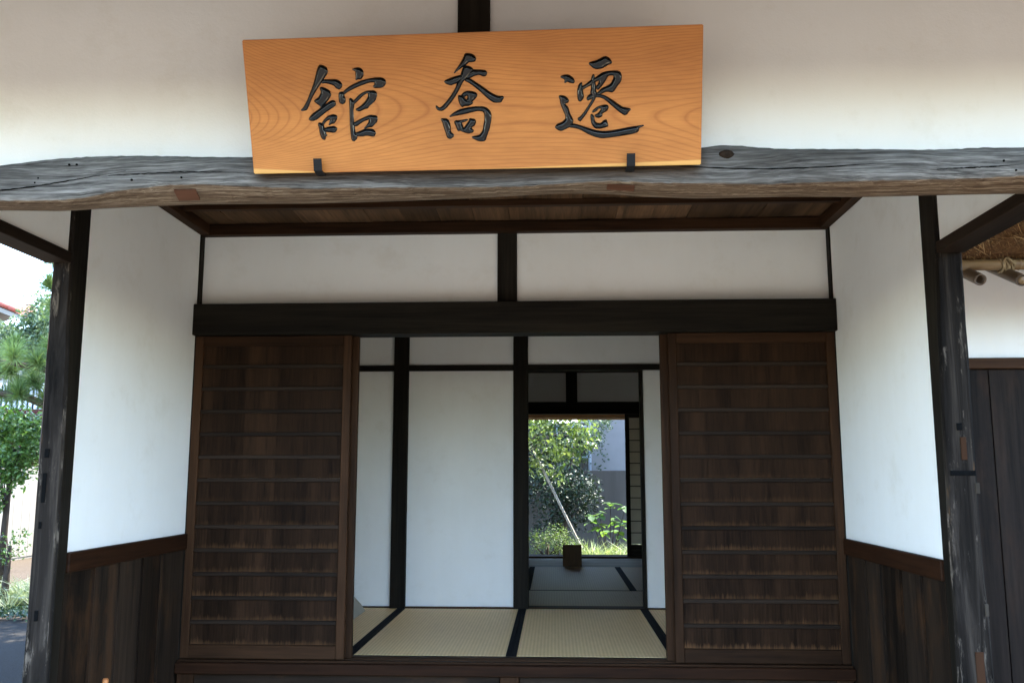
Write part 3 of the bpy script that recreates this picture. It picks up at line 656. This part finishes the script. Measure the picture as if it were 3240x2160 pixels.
# ================================================================== main house
H = thing('thatched_house', 'thatched main house with dark plank wall and bamboo-poled eave beside the porch', 'house', (3, 3, 0))
box('wall', 1.906, 8.0, .004, .08, 2.146, 3.2, 'plaster', H, .001)
box('wall_rail', 1.906, 8.0, -.035, .07, 2.085, 2.1455, 'brownX', H)
pk = box('plank_wall', 1.906, 8.0, .016, .05, .03, 2.0845, 'blackZ', H)
xs = [1.915, 2.285, 2.657, 3.03, 3.40, 3.77, 4.14]
for a, b in zip(xs, xs[1:]): box('plank', a+.002, b-.002, -.008+R.uniform(0, .003), 0.0155, .032, 2.0835, 'plankZ', pk, .002)
box('wall', -1.975, -1.906, .071, 6.2, .02, 3.2, 'plaster', H, .001)
box('wall', 1.83, 1.905, .11, 6.19, .02, 2.95, 'plaster', H, .001)
box('wall', -1.905, -1.83, .11, 6.19, .02, 2.95, 'plaster', H, .001)
box('wall', 1.98, 8.0, 6.1, 6.19, .02, 2.9, 'plaster', H, .001)
box('wall', 8.001, 8.08, .004, 6.19, .02, 4.2, 'plaster', H, .001)
rc = box('room_ceiling', -1.829, 1.829, .056, 6.19, 2.76, 2.79, 'brownX', H, 0)
R1 = prism('roof', [(-.74, 2.522), (-.86, 2.535), (-1.30, 2.80), (3, 6.6), (8.3, 2.66), (8.0, 2.325), (7.86, 2.33), (6.3, 2.80), (3, 5.75)], 'X', 2.0, 8.6, 'thatch', H)
R2 = prism('roof', [(.66, 3.95), (.66, 4.45), (3, 6.6), (8.3, 2.66), (8.0, 2.325), (7.86, 2.33), (6.3, 2.80), (3, 5.75)], 'X', -2.4, 1.998, 'thatch', H)
# cut straw of the eave
def straw(name, x0, x1, n, ya, za, yb, zb, dy, dz, parent, lens=(.02, .09)):
    X = NP.uniform(x0, x1, n); s = NP.uniform(0, 1, n)**.8; base = np.stack([X, ya+(yb-ya)*s, za+(zb-za)*s], 1)
    sgn = np.sign(dy)
    nrm = np.array([0, sgn*.66, -.75]); base -= nrm*.015
    near = np.exp(-s*5)
    d = unit(np.array([0, dy, dz])+NP.normal(size=(n, 3))*np.array([.35, .28, .28])*(1.2-.4*near)[:, None]); L = NP.uniform(*lens, n)*(1-.45*near)+.015
    tint = np.clip(NP.normal(.28, .17, n)+.55*near, 0, 1)
    Vv, Ff, T = blades(base, base+d*L[:, None], NP.uniform(.002, .0042, n), tint)
    o = cloud(name, Vv, Ff, T, 'straw', parent, (x0, ya, za)); o['kind'] = 'stuff'
    return o
straw('straw', 2.0, 3.3, 19000, -.745, 2.522, -1.28, 2.80, -.8, -.55, R1)
# long stalks working loose
n = 170; b0 = np.stack([NP.uniform(2.0, 3.2, n), NP.uniform(-1.12, -.9, n), NP.uniform(2.60, 2.82, n)], 1)
b0[:, 2] = 2.535+(-(b0[:, 1]+.86))*.60-.005; dd = unit(NP.normal(size=(n, 3))*[.9, .5, .5]+[0, -.25, -.3])
Vv, Ff, T = blades(b0, b0+dd*NP.uniform(.08, .2, (n, 1)), .0032, NP.uniform(.25, .8, n)); cloud('loose_straw', Vv, Ff, T, 'straw', R1, (2.5, -1, 2.7))['kind'] = 'stuff'
straw('straw', -1.6, 2.0, 9000, 7.96, 2.335, 8.3, 2.64, .8, -.55, R2)
bp = tube('bamboo_pole', [(1.96, -.78, 2.499), (2.6, -.78, 2.4985), (3.3, -.78, 2.499), (4.2, -.78, 2.497)], [.0265, .026, .0265, .026], 'bamboo', H, 20)
for x in (2.06, 2.47, 2.86, 3.2):
    tube('bamboo_node', [(x-.007, -.78, 2.499), (x-.002, -.78, 2.499), (x+.002, -.78, 2.499), (x+.007, -.78, 2.499)], [.0262, .0283, .0283, .0262], 'bamboo', bp, 18, False)
for i in range(7):                                       # bamboo rafters under the pole
    x = 2.235+.183*i; d = Vector((.0, -.90, -.42)).normalized(); e = Vector((x, -.892-.012*(i % 2), 2.402-.008*(i % 2))); L = .62
    rfb = tube('bamboo_rafter', [e-d*L, e-d*.3, e-d*.02, e], [.029, .0285, .028, .0275], 'bambooY', H, 16, True, .78 if i % 2 == 0 else .86)
    if i % 2: tube('bamboo_node', [e-d*.004, e-d*.0005], [.019, .0185], 'bamboo', rfb, 14)
for xr in (2.045, 2.41, 2.775):                         # straw rope lashings
    pts = []
    for k in range(9*14+1):
        a = 2*math.pi*k/14; pts.append((xr-.032+.0072*k/14+.004*math.sin(a*2.3), -.78+(.0315+.002*math.sin(k*1.7))*math.cos(a), 2.496+.0325*math.sin(a)-.002))
    lash = tube('rope_lashing', pts, .0045, 'rope', H, 6); 
    pts = [(xr+.03*math.cos(a), -.79+.037*math.sin(a), 2.490-.022*math.sin(a*1.0)+.012*math.cos(3*a)) for a in np.linspace(.2, 5.9, 30)]
    tube('rope_turn', pts, .0048, 'rope', lash, 6)
bb = tube('bamboo_pole', [(-1.5, 7.93, 2.312), (.2, 7.93, 2.313), (2.0, 7.93, 2.312)], .026, 'bamboo', H, 14)

# ================================================================== rooms
fl = box('floor', -1.829, 1.829, .10, 6.0, .30, .4885, 'brownX', None, 0); fl['kind'] = 'structure'
PW = thing('partition_wall', 'white plaster partition with black posts and a doorway behind the entrance tatami', 'wall', (0, 1.93, .5))
for a, b in ((-1.003, -.889), (-.067, .047)): box('post', a, b, 1.855, 1.985, .49, 2.758, 'blackZ', PW)
box('post', .911, .936, 1.88, 1.98, .49, 2.309, 'blackZ', PW)
box('rail', -1.828, 1.828, 1.875, 1.965, 2.310, 2.355, 'blackX', PW)
for a, b in ((-1.828, -1.0035), (-.8885, -.0675), (.0475, 1.828)): box('plaster_panel', a, b, 1.90, 1.95, 2.3555, 2.759, 'plaster', PW, .001)
for a, b in ((-1.828, -1.0035), (-.8885, -.0675), (.9365, 1.828)): box('plaster_panel', a, b, 1.90, 1.95, .5205, 2.3095, 'plaster', PW, .001)
for a, b in ((-1.828, -1.0035), (-.8885, -.0675), (.9365, 1.828)): box('base_rail', a, b, 1.878, 1.97, .490, .5200, 'brownX', PW)
box('threshold', .0475, .9105, 1.878, 2.0, .489, .5165, 'brownX', PW)
def tatami(x0, x1, y0, y1, along, label, rush='rush'):
    t = thing('tatami_mat', label, 'tatami mat', ((x0+x1)/2, (y0+y1)/2, .489)); b = .030
    if along == 'Y':
        box('rush_surface', x0+b, x1-b, y0, y1, .489, .5115, rush, t, .001)
        box('cloth_border', x0+.0005, x0+b-.0002, y0, y1, .489, .5130, 'border', t, .001); box('cloth_border', x1-b+.0002, x1-.0005, y0, y1, .489, .5130, 'border', t, .001)
    else:
        box('rush_surface', x0, x1, y0+b, y1-b, .489, .5115, rush, t, .001)
        box('cloth_border', x0, x1, y0+.0005, y0+b-.0002, .489, .5130, 'border', t, .001); box('cloth_border', x0, x1, y1-b+.0002, y1-.0005, .489, .5130, 'border', t, .001)
    return t
tatami(-1.825, -.912, .098, 1.875, 'Y', 'tatami mat in the entrance room under the low pale beige box')
tatami(-.911, -.001, .098, 1.852, 'Y', 'tatami mat in the entrance room below the widest white wall panel')
tatami(.0, .910, .098, 1.875, 'Y', 'tatami mat in the entrance room leading up to the inner doorway')
tatami(.911, 1.825, .098, 1.875, 'Y', 'tatami mat in the entrance room beside the narrow white wall panel')
tatami(-.93, .905, 2.002, 2.985, 'X', 'dim tatami mat lying crosswise just past the inner doorway', 'rush_shaded')
tatami(.906, 1.825, 2.002, 2.985, 'X', 'dim tatami mat past the inner doorway, behind the narrow white wall panel', 'rush_shaded')
tatami(-.95, -.001, 2.986, 4.99, 'Y', 'dim back room tatami mat partly hidden behind the black post', 'rush_shaded')
tatami(.0, .925, 2.986, 4.99, 'Y', 'dim back room tatami mat in front of the small notice', 'rush_shaded')
tatami(.926, 1.825, 2.986, 4.99, 'Y', 'dim back room tatami mat beside the paper screen end', 'rush_shaded')
VR = thing('veranda_floor', 'pale worn boards of the garden veranda behind the tatami', 'veranda', (0, 5.5, .489))
MAT['worn'] = wood('worn veranda board', 'X', (.20, .18, .14), (.34, .31, .25), .6, .12)
for i in range(5): box('veranda_board', -1.825, 1.825, 4.995+i*.2, 5.1925+i*.2, .489, .512, 'worn', VR)
RW = thing('rear_wall', 'black lintel and dim plaster over the opening to the back garden', 'wall', (0, 6.1, .5))
box('lintel', -1.828, 1.828, 6.02, 6.16, 2.245, 2.394, 'blackX', RW); box('stud', .398, .537, 6.03, 6.14, 2.3945, 2.759, 'blackZ', RW)
for a, b in ((-1.828, .3975), (.5375, 1.828)): box('plaster_panel', a, b, 6.06, 6.12, 2.3945, 2.759, 'plaster', RW, .001)
box('sill', -1.828, 1.828, 6.0, 6.30, .46, .532, 'brownX', RW)
box('plaster_panel', -1.828, -.13, 6.06, 6.12, .5325, 2.2445, 'plaster', RW, .001)
box('outer_step', -1.828, 1.828, 6.305, 6.62, .40, .498, 'brownX', RW)
SH = thing('paper_screen', 'shoji paper screen with dark lattice at the back garden opening', 'screen', (1.5, 6.08, .533))
x0, x1, y0, y1 = 1.118, 1.825, 6.045, 6.075
for a, b in ((x0, x0+.052), (x1-.05, x1)): box('stile', a, b, y0, y1, .533, 2.244, 'blackZ', SH)
box('rail', x0+.0525, x1-.0505, y0+.001, y1-.001, 2.20, 2.244, 'blackX', SH); box('kick_panel', x0+.0525, x1-.0505, y0+.006, y1-.004, .533, .672, 'blackX', SH)
p = (2.20-.672)/11
for i in range(11):
    for j in range(4):
        xa = x0+.0525+j*.151; box('paper_pane', xa, min(xa+.142, x1-.051), y1-.008, y1-.006, .672+i*p+.005, .672+(i+1)*p-.005, 'paper', SH, 0)
    if i: box('lattice_bar', x0+.0525, x1-.0505, y0+.008, y1-.002, .672+i*p-.005, .672+i*p+.005, 'blackX', SH, .001)
for j in range(1, 4): box('lattice_bar', x0+.0445+j*.151, x0+.0525+j*.151, y0+.0065, y1-.0025, .672, 2.20, 'blackZ', SH, .001)

# small things in the rooms
NB = thing('notice_stand', 'small dark brown wooden notice standing at the veranda edge', 'notice', (.435, 5.03, .513))
prism('notice_board', [(5.0, .5135), (5.018, .5135), (5.066, .742), (5.048, .742)], 'X', .333, .540, 'notice', NB)
for x in (.365, .485): prism('prop_leg', [(5.055, .60), (5.065, .60), (5.15, .5135), (5.135, .5135)], 'X', x, x+.02, 'notice', NB)
LB = thing('slanted_box', 'low pale beige box with slanting side on the tatami behind the bleached door', 'box', (-1.25, 1.3, .513))
prism('panel', [(-1.80, .5135), (-1.152, .5135), (-1.152, .520), (-1.185, .565), (-1.245, .625), (-1.80, .66)], 'Y', 1.30, 1.69, 'card', LB)
ST = thing('wooden_stick', 'orange wooden stick standing upright beside the boarded dado', 'stick', (-1.70, -1.10, 0))
tube('shaft', [(-1.715, -1.105, .004), (-1.705, -1.105, .45), (-1.702, -1.105, .628), (-1.702, -1.105, .634)], [.013, .013, .0125, .009], 'orange', ST, 12)

# ================================================================== garden behind the house
bw = box('concrete_wall', -9.19, 9, 12.0, 12.14, .0, 1.585, 'conc', None, .008); tag(bw, 'plain grey concrete wall closing the back garden', 'wall')
NBD = thing('neighbour_building', 'pale rendered neighbouring building with blue-framed window behind the concrete wall', 'building', (4, 16, 0))
box('wall', .985, 10, 13.0, 20, 0, 7.5, 'wallp', NBD, .01); box('annex_wall', -5, .98, 14.5, 20, 0, 2.62, 'conc', NBD, .01)
wi = box('window', .30, .965, 14.42, 14.495, 1.86, 2.55, 'alu', NBD, .006)
for a, b in ((.33, .62), (.645, .935)): box('pane', a, b, 14.41, 14.4185, 1.90, 2.52, 'glass', wi, 0)
tube('downpipe', [(.955, 12.93, 0), (.955, 12.93, 7.4)], .028, 'alu', NBD, 12)
def twigs(name, parent, root, cents, mat, r0=.03, r1=.006, mid=.35):
    for c0 in cents:
        a = Vector(root); b = Vector(c0); m_ = a.lerp(b, .5)+Vector((R.uniform(-.08, .08), R.uniform(-.06, .06), mid*.4))
        tube('branch', [a, a.lerp(m_, .5)+Vector((0, 0, .03)), m_, b], [r0, r0*.7, r0*.45, r1], mat, parent, 6)
def cluster(cents, n, rad, sq=(1, 1, .75)):
    c0 = np.repeat(np.array(cents, float), n, 0); return c0+np.clip(NP.normal(size=c0.shape), -1.9, 1.9)*rad*np.array(sq)
CT = thing('cherry_tree', 'young tree with drooping sunlit leaves propped by a leaning stake', 'tree', (-.55, 8.9, 0))
CH = [(-0.06, 2.26), (0.14, 2.23), (-0.06, 1.99), (0.1, 2.05), (0.28, 1.99), (0.18, 1.85), (0.42, 1.89), (0.63, 2.14), (0.77, 2.1), (0.52, 2.01), (-0.06, 1.75), (0.01, 1.63), (0.3, 1.87), (0.47, 1.75), (0.72, 1.98), (0.83, 2.26), (0.28, 1.51), (0.16, 2.34), (0.43, 2.28), (0.58, 2.3), (-0.25, 2.09), (-0.3, 1.8), (-0.4, 2.23), (-0.11, 2.48), (0.19, 2.52), (0.48, 2.52), (0.72, 2.47), (-.7, 2.2), (-.9, 2.5), (-1.1, 2.1), (-.5, 2.7), (0, 2.85), (.4, 2.8), (-.8, 1.9)]
CC = [(x, 8.8+R.uniform(-.3, .3), z) for x, z in CH]
tube('trunk', [(-.62, 8.95, 0), (-.55, 8.9, .8), (-.42, 8.9, 1.5), (-.3, 8.85, 2.1), (-.1, 8.8, 2.6)], [.06, .05, .045, .035, .02], 'barkgrey', CT, 10)
twigs('branch', CT, (-.40, 8.88, 1.65), [CC[i] for i in (3, 7, 9, 13, 15, 18, 25, 26, 16)], 'barkgrey', .016, .003)
Vv, Ff, T = leaves(cluster(CC, 48, .088, (1, 1.6, .9)), .10, .046, .8, updir=.5); cloud('crown', Vv, Ff, T, 'cherry', CT, (0, 8.8, 2))
SK = thing('tree_stake', 'bleached round stake leaning towards the young tree', 'stake', (.85, 8.75, 0))
tube('pole', [(.855, 8.72, 0), (.58, 8.74, .55), (.06, 8.76, 1.61), (-.05, 8.765, 1.83)], [.021, .020, .018, .016], 'stake', SK, 10)
def bushy(name, label, cat, centres, n, rad, L, Wd, mat, loc, trunk=True, group=None, bark='bark', sq=(1, 1, .8), droop=.3, curl=.18):
    t = thing(name, label, cat, loc, group); cs_ = np.array(centres)
    if trunk:
        tp = cs_.mean(0); tube('trunk', [(loc[0], loc[1], 0), (loc[0]*.6+tp[0]*.4, loc[1]*.6+tp[1]*.4, tp[2]*.5), tuple(tp)], [.05, .038, .02], bark, t, 8)
        twigs('branch', t, (loc[0]*.6+tp[0]*.4, loc[1]*.6+tp[1]*.4, tp[2]*.5), [tuple(c_) for c_ in cs_[::3]], bark, .014, .004, .1)
    Vv, Ff, T = leaves(cluster(centres, n, rad, sq), L, Wd, droop, curl=curl); cloud('crown', Vv, Ff, T, mat, t, loc); return t
bushy('tall_evergreen', 'tall dark evergreen filling the back garden behind the young tree', 'tree', [(R.uniform(-3.2, .55), 11.45+R.uniform(-.25, .25), R.uniform(1.0, 4.6)) for _ in range(46)], 210, .26, .11, .05, 'evergreen', (-1.2, 11.5, 0))
bushy('evergreen_shrub', 'dense dark evergreen in the shade behind the leaning stake', 'shrub', [(x, 10.6+R.uniform(-.3, .3), z) for x, z in [(0.44, 1.19), (0.77, 1.25), (0.28, 0.87), (0.82, 0.97), (0.10, 1.19), (0.6, 0.76), (.55, 1.45), (.2, 1.5), (.35, 1.1), (.65, 1.1), (.15, .6), (.7, 1.35)]], 260, .15, .075, .03, 'evergreen', (.4, 10.6, 0))
bushy('evergreen_shrub', 'dark evergreen with grey stems beside the young tree', 'shrub', [(x, 10.9+R.uniform(-.3, .3), z) for x, z in [(-.4, 1.3), (-.1, 1.55), (-.7, 1.5), (-.2, 1.1), (-.6, 1.0), (-.35, 1.7), (-.9, 1.2)]], 170, .16, .075, .03, 'evergreen', (-.3, 10.9, 0))
bushy('maple_tree', 'fine-leaved dark maple spray in front of the pale building', 'tree', [(x, 11.0+R.uniform(-.25, .25), z) for x, z in [(1.08, 2.43), (1.14, 2.35), (1.0, 2.26), (1.04, 2.15), (0.94, 2.09), (1.2, 2.46), (0.84, 1.98), (0.73, 1.82), (.8, 2.5), (.5, 2.6), (.2, 2.5), (.6, 2.2), (.3, 2.2), (.0, 2.4), (.9, 2.7), (-.3, 2.2), (.3, 1.9), (.55, 1.8)]], 130, .075, .05, .016, 'maple', (.25, 11.1, 0), curl=.05)
AZ = [(x, 8.2+R.uniform(-.12, .25), z) for x, z in [(-.14, .60), (.02, .62), (.15, .58), (.28, .55), (.36, .62), (-.28, .58), (.1, .45), (.25, .42), (-.05, .42), (.27, .70), (.40, .45), (.5, .42), (.57, .48), (-.4, .5)]]
bushy('azalea_bush', 'low sunlit bush of small pale green leaves below the leaning stake', 'bush', AZ, 170, .075, .034, .016, 'azalea', (.1, 8.25, 0), True)
HY = thing('hydrangea', 'broad-leaved hydrangea against the concrete wall', 'plant', (1.1, 9.3, 0))
def big_leaf():
    V, F = [], []; n = 7
    for i in range(n):
        s = i/(n-1); w_ = .34*math.sin(math.pi*s**.75)**.9+.004; z = -.22*s*s
        V += [(s, -w_, z+.05*w_), (s, 0, z-.03), (s, w_, z+.05*w_)]
    for i in range(n-1): F += [[i*3, i*3+3, i*3+4, i*3+1], [i*3+1, i*3+4, i*3+5, i*3+2]]
    return V, F
def leaf_meshes(name, mat, k):
    out = []
    for i in range(k):
        V, F = big_leaf(); m = mesh(name, V, F, True); a = m.attributes.new('tint', 'FLOAT', 'POINT'); a.data.foreach_set('value', np.full(len(V), i/(k-1), np.float32)); m.materials.append(MAT[mat]); out.append(m)
    return out
HL = leaf_meshes('leaf', 'hydra', 5)
for x, z in [(0.94, 0.9), (1.11, 1.02), (1.33, 1.0), (0.91, 0.73), (1.18, 0.83), (1.33, 0.73), (1.03, 0.59), (1.25, 0.59), (0.81, 0.83)]:
    yy = 9.2+R.uniform(-.2, .25); tube('stem', [(1.1+R.uniform(-.1, .1), 9.3, 0), ((1.1+x)/2, (yy+9.3)/2, z*.55), (x, yy, z)], [.009, .007, .004], 'bark', HY, 6)
    a0 = R.uniform(0, 6)
    for k in range(6):
        o = link('leaf', HL[min(4, max(0, int(R.gauss(1.3, 1.2))))], None, HY, (x, yy, z+R.uniform(-.05, .05))); s = R.uniform(.12, .185)
        o.scale = (s, s, s); o.rotation_euler = (R.uniform(-.3, .3), R.uniform(-.25, .45), a0+k*2.4)
def grass(name, label, x0, x1, y0, y1, z, n, h, mat, wd=.008, loc=None, arch=.6):
    loc = loc or ((x0+x1)/2, (y0+y1)/2, 0); t = thing(name, label, 'grass', loc)
    nc = max(3, n//45); cen = np.stack([NP.uniform(x0, x1, nc), NP.uniform(y0, y1, nc), np.full(nc, z)], 1)
    b0 = np.repeat(cen, n//nc, 0)+NP.normal(size=(nc*(n//nc), 3))*[.03, .03, 0]; k = len(b0)
    a = NP.uniform(0, 2*np.pi, k); H_ = NP.uniform(.6, 1.1, k)*h; out = H_*NP.uniform(.2, arch*1.5, k)
    tip = b0+np.stack([np.cos(a)*out, np.sin(a)*out, H_*NP.uniform(.45, 1, k)], 1)
    bend = np.stack([0*a, 0*a, H_*.22], 1)
    Vv, Ff, T = blades(b0, tip, wd, NP.uniform(0, 1, k), bend); o = cloud('blade_clump', Vv, Ff, T, mat, t, loc); o['kind'] = 'stuff'; return t
grass('striped_grass', 'bright pale striped grass along the back garden edge', .62, 1.7, 7.95, 8.6, .02, 1500, .56, 'grass', .011)
bushy('wall_vine', 'thin dark vine sprig hanging on the pale building wall', 'vine', [(1.17, 12.9, 2.13), (1.2, 12.9, 1.95), (1.23, 12.9, 1.76), (1.04, 12.9, 1.7), (1.13, 12.9, 1.65), (1.19, 12.9, 2.05), (1.21, 12.9, 1.85)], 7, .05, .06, .04, 'maple', (1.18, 12.92, 0), False)

# ================================================================== garden beside the porch
gw = box('garden_wall', -9.42, -9.3, -4, 12.14, 0, 1.65, 'palewall', None, .01); tag(gw, 'pale boundary wall behind the camellia shrub', 'wall')
for i in range(24): box('wall_board', -9.2995, -9.288, 6.0+i*.255, 6.0+i*.255+.248, .05, 1.62, 'palewall', gw, .003)
mw = box('terrace_wall', -16, -8.5, 14.0, 14.3, 0, 2.92, 'maroon', None, .01); tag(mw, 'maroon wall carrying the slatted fence', 'wall')
SF = thing('slat_fence', 'pale vertical slat fence standing on the maroon wall', 'fence', (-12, 14.1, 2.925))
for z in (3.02, 3.42): box('rail', -14.5, -9.2, 14.14, 14.17, z, z+.04, 'dark', SF)
for i in range(44): box('slat', -14.4+i*.12, -14.4+i*.12+.062, 14.10, 14.135, 2.925, 3.50, 'slat', SF, .003)
box('back_panel', -14.5, -9.2, 14.22, 14.24, 2.93, 3.48, 'dark', SF)
# neighbour's house: only its eave looks into the gap
FH = thing('far_house', 'far house with red tiled eave beyond the slatted fence', 'house', (-22, 27, 0))
box('wall', -27, -18.9, 24.8, 32, 0, 6.7, 'wallp', FH, .02)
frf = prism('roof', [(-28, 6.92), (-28, 6.98), (-22.8, 8.9), (-17.92, 6.98), (-17.92, 6.92), (-22.8, 8.84)], 'Y', 24, 33, 'tile', FH)
prism('soffit', [(-27.9, 6.76), (-27.9, 6.91), (-22.8, 8.82), (-17.98, 6.91), (-17.98, 6.76), (-22.8, 8.6)], 'Y', 24.02, 32.9, 'wallp', FH)
for i in range(14): tube('ridge_tile', [(-22.8+i*.35+.1, 23.97, 8.93-.137*(i+.3)), (-22.8+i*.35+.45, 23.97, 8.93-.137*(i+1.3))], .07, 'tile', frf, 8)
for i, (za, zb) in enumerate(((7.72, 7.39), (7.62, 7.33), (7.20, 6.94), (7.10, 6.86))):
    pts = [(-22+k*1.9, 22+.1*i, za+(zb-za)/1.77*(-22+k*1.9+17.28)+.012*(k-5)**2) for k in range(11)]
    tg = tube('overhead_wire', pts, .012, 'wire', None, 5); tag(tg, 'thin overhead wire of the %s pair crossing the white sky beyond the garden' % ('upper' if i < 2 else 'lower'), 'wire', 'overhead wires, %s pair' % ('upper' if i < 2 else 'lower'))
# pine
PN = thing('pine_tree', 'black pine with long-needled tufts beside the porch post', 'tree', (-4.35, 3.3, 0))
tube('trunk', [(-4.0, 3.4, 0), (-4.12, 3.35, 1.0), (-4.3, 3.25, 1.9), (-4.35, 3.2, 2.6), (-4.45, 3.1, 3.3), (-4.45, 3.1, 4.2)], [.11, .10, .085, .07, .05, .02], 'bark', PN, 12)
tube('branch', [(-4.25, 3.3, 1.95), (-4.5, 3.25, 2.13), (-4.8, 3.2, 2.25), (-5.1, 3.15, 2.28), (-5.5, 3.1, 2.35)], [.05, .045, .035, .028, .015], 'bark', PN, 9)
tube('branch', [(-4.32, 3.25, 2.4), (-4.6, 3.1, 2.5), (-4.9, 3.05, 2.55), (-5.2, 3.0, 2.7)], [.04, .03, .02, .01], 'bark', PN, 8)
tf = [(-4.74, 2.66, 0, 1.25), (-4.92, 2.56, .25, .6), (-4.56, 2.60, .1, .7), (-4.84, 2.40, .3, .3), (-4.63, 2.42, .2, .3), (-4.49, 2.76, .2, .5), (-4.50, 3.34, .1, .5), (-4.50, 3.14, .2, .5), (-5.05, 2.70, .1, .6), (-4.72, 2.31, .1, .3), (-4.56, 2.28, .3, .2), (-4.43, 2.56, .2, .4), (-4.98, 2.80, .4, .6), (-4.5, 3.6, .1, .6), (-4.3, 3.9, 0, .6), (-4.6, 4.1, .2, .6), (-4.2, 3.5, 0, .6), (-5.3, 2.8, .2, .6), (-5.3, 2.45, .2, .3), (-4.95, 2.3, .3, .2)]  # last value is needle tint; low tufts have shade painted in
for _ in range(70): tf.append((R.uniform(-6.3, -2.9), R.uniform(4.35, 5.6), R.uniform(-.4, 3.2), .6))  # unseen upper tufts added to cast shade on the path
B, Tp, Tn = [], [], []
for x, z, dy, tn in tf:
    k = 420; c0 = np.array((x, 2.95+dy, z-.05)); d = unit(NP.normal(size=(k, 3))+[0, -.1, .55]); ax = NP.uniform(0, .09, (k, 1))
    b0 = c0+np.array([-.1, -.05, .25])*ax*3-[0, 0, .05]; B.append(b0); Tp.append(b0+d*NP.uniform(.12, .19, (k, 1))); Tn.append(np.clip(NP.normal(tn*.75, .2, k), 0, 1))
Vv, Ff, T = blades(np.concatenate(B), np.concatenate(Tp), .0048, np.concatenate(Tn)); cloud('needles', Vv, Ff, T, 'pine', PN, (-4.7, 3, 2.6))
bushy('camellia_shrub', 'glossy-leaved camellia shrub in front of the pale boundary wall', 'shrub', [(x, 5.5+R.uniform(-.25, .25), z) for x, z in [(-6.38, 2.2), (-6.21, 2.1), (-6.06, 2.15), (-6.35, 1.96), (-6.15, 1.89), (-6.02, 1.89), (-6.25, 1.7), (-6.06, 1.66), (-6.35, 1.55), (-6.15, 1.48), (-5.9, 1.75), (-5.85, 2.0), (-6.5, 1.8), (-6.55, 2.1), (-6.36, 1.25), (-6.0, 2.05), (-6.2, 1.6), (-6.45, 2.0)]], 230, .10, .068, .034, 'camellia', (-6.33, 5.55, 0), True, sq=(1, 1, .9))
bushy('young_shrub', 'thin twiggy young shrub above the grey grass', 'shrub', [(x, 5.0+R.uniform(-.1, .1), z) for x, z in [(-5.98, 0.8), (-5.87, 0.73), (-5.78, 0.77), (-5.93, 0.66), (-5.82, 0.63), (-5.96, 0.56), (-6.1, .7), (-5.75, .85)]], 28, .06, .05, .022, 'camellia', (-5.95, 5.05, 0), True)
grass('grey_grass', 'grey green arching grass clump beside the garden path', -6.5, -5.45, 4.75, 5.4, .01, 1300, .36, 'greygrass', .009, None, .9)
gc = cluster([(x, y, .05) for x in np.arange(-7.2, -4.2, .16) for y in np.arange(4.32, 4.9, .14)], 26, .06, (1, 1, .35)); gc[:, 2] = np.abs(gc[:, 2])+.01
Vv, Ff, T = leaves(gc, .045, .03, 0); cov = cloud('ground_cover', Vv, Ff, T, 'cover', None, (-6, 4.6, 0)); tag(cov, 'dark low ground cover edging the garden path', 'ground cover', kind='stuff')
bushy('hedge_tree', 'large grey green leafy tree beyond the slatted fence', 'tree', [(x+R.uniform(-.2, .2), 16+R.uniform(-.6, .6), z) for x, z in [(-12.85, 4.9), (-12.55, 5.2), (-12.3, 5.35), (-12.1, 5.6), (-12.8, 4.8), (-12.41, 4.95), (-12.1, 5.03), (-13.2, 4.5), (-12.0, 4.48), (-12.53, 4.48), (-11.6, 5.2), (-11.5, 4.7), (-13.4, 4.2), (-12.9, 4.1), (-12.3, 4.0), (-11.7, 4.1), (-13.5, 4.2), (-13.9, 3.9)]], 460, .22, .12, .06, 'farleaf', (-12.4, 16.2, 0), True)


# unseen trees added behind the camera to block the low sky
for k in range(9):
    x = -26+k*6.5; h_ = R.uniform(4.0, 5.4); y = -22-R.uniform(0, 3)
    t = thing('sky_block_tree', 'unseen leafy tree added to block low sky across the front yard', 'tree', (x, y, 0), 'unseen sky-blocking trees across the yard')
    tube('trunk', [(x, y, 0), (x+.1, y, 1.2), (x, y, h_*.6)], [.18, .14, .08], 'bark', t, 8)
    cc_ = [(x+R.uniform(-2.6, 2.6), y+R.uniform(-1, 1), R.uniform(.8, h_)) for _ in range(26)]
    Vv, Ff, T = leaves(cluster(cc_, 60, .55, (1, 1, .7)), .42, .26, .2); cloud('crown', Vv, Ff, T, 'maple', t, (x, y, 3))

t = thing('added_shade_tree', 'unseen leafy tree added behind the porch roof to shade the path', 'tree', (-2.75, 5.6, 0))  # tree out of view, added to darken the asphalt path
tube('trunk', [(-2.75, 5.6, 0), (-2.8, 5.55, 2.2), (-2.9, 5.5, 4.6), (-2.95, 5.5, 6.0)], [.13, .11, .08, .04], 'barkgrey', t, 10)
cc_ = [(R.uniform(-4.6, -1.4), R.uniform(4.0, 7.4), R.uniform(4.9, 6.6)) for _ in range(40)]
twigs('branch', t, (-2.9, 5.5, 4.5), cc_[::5], 'barkgrey', .03, .006)
Vv, Ff, T = leaves(cluster(cc_, 90, .26, (1, 1, .6)), .13, .07, .3); cloud('crown', Vv, Ff, T, 'farleaf', t, (-2.9, 5.5, 5.5))
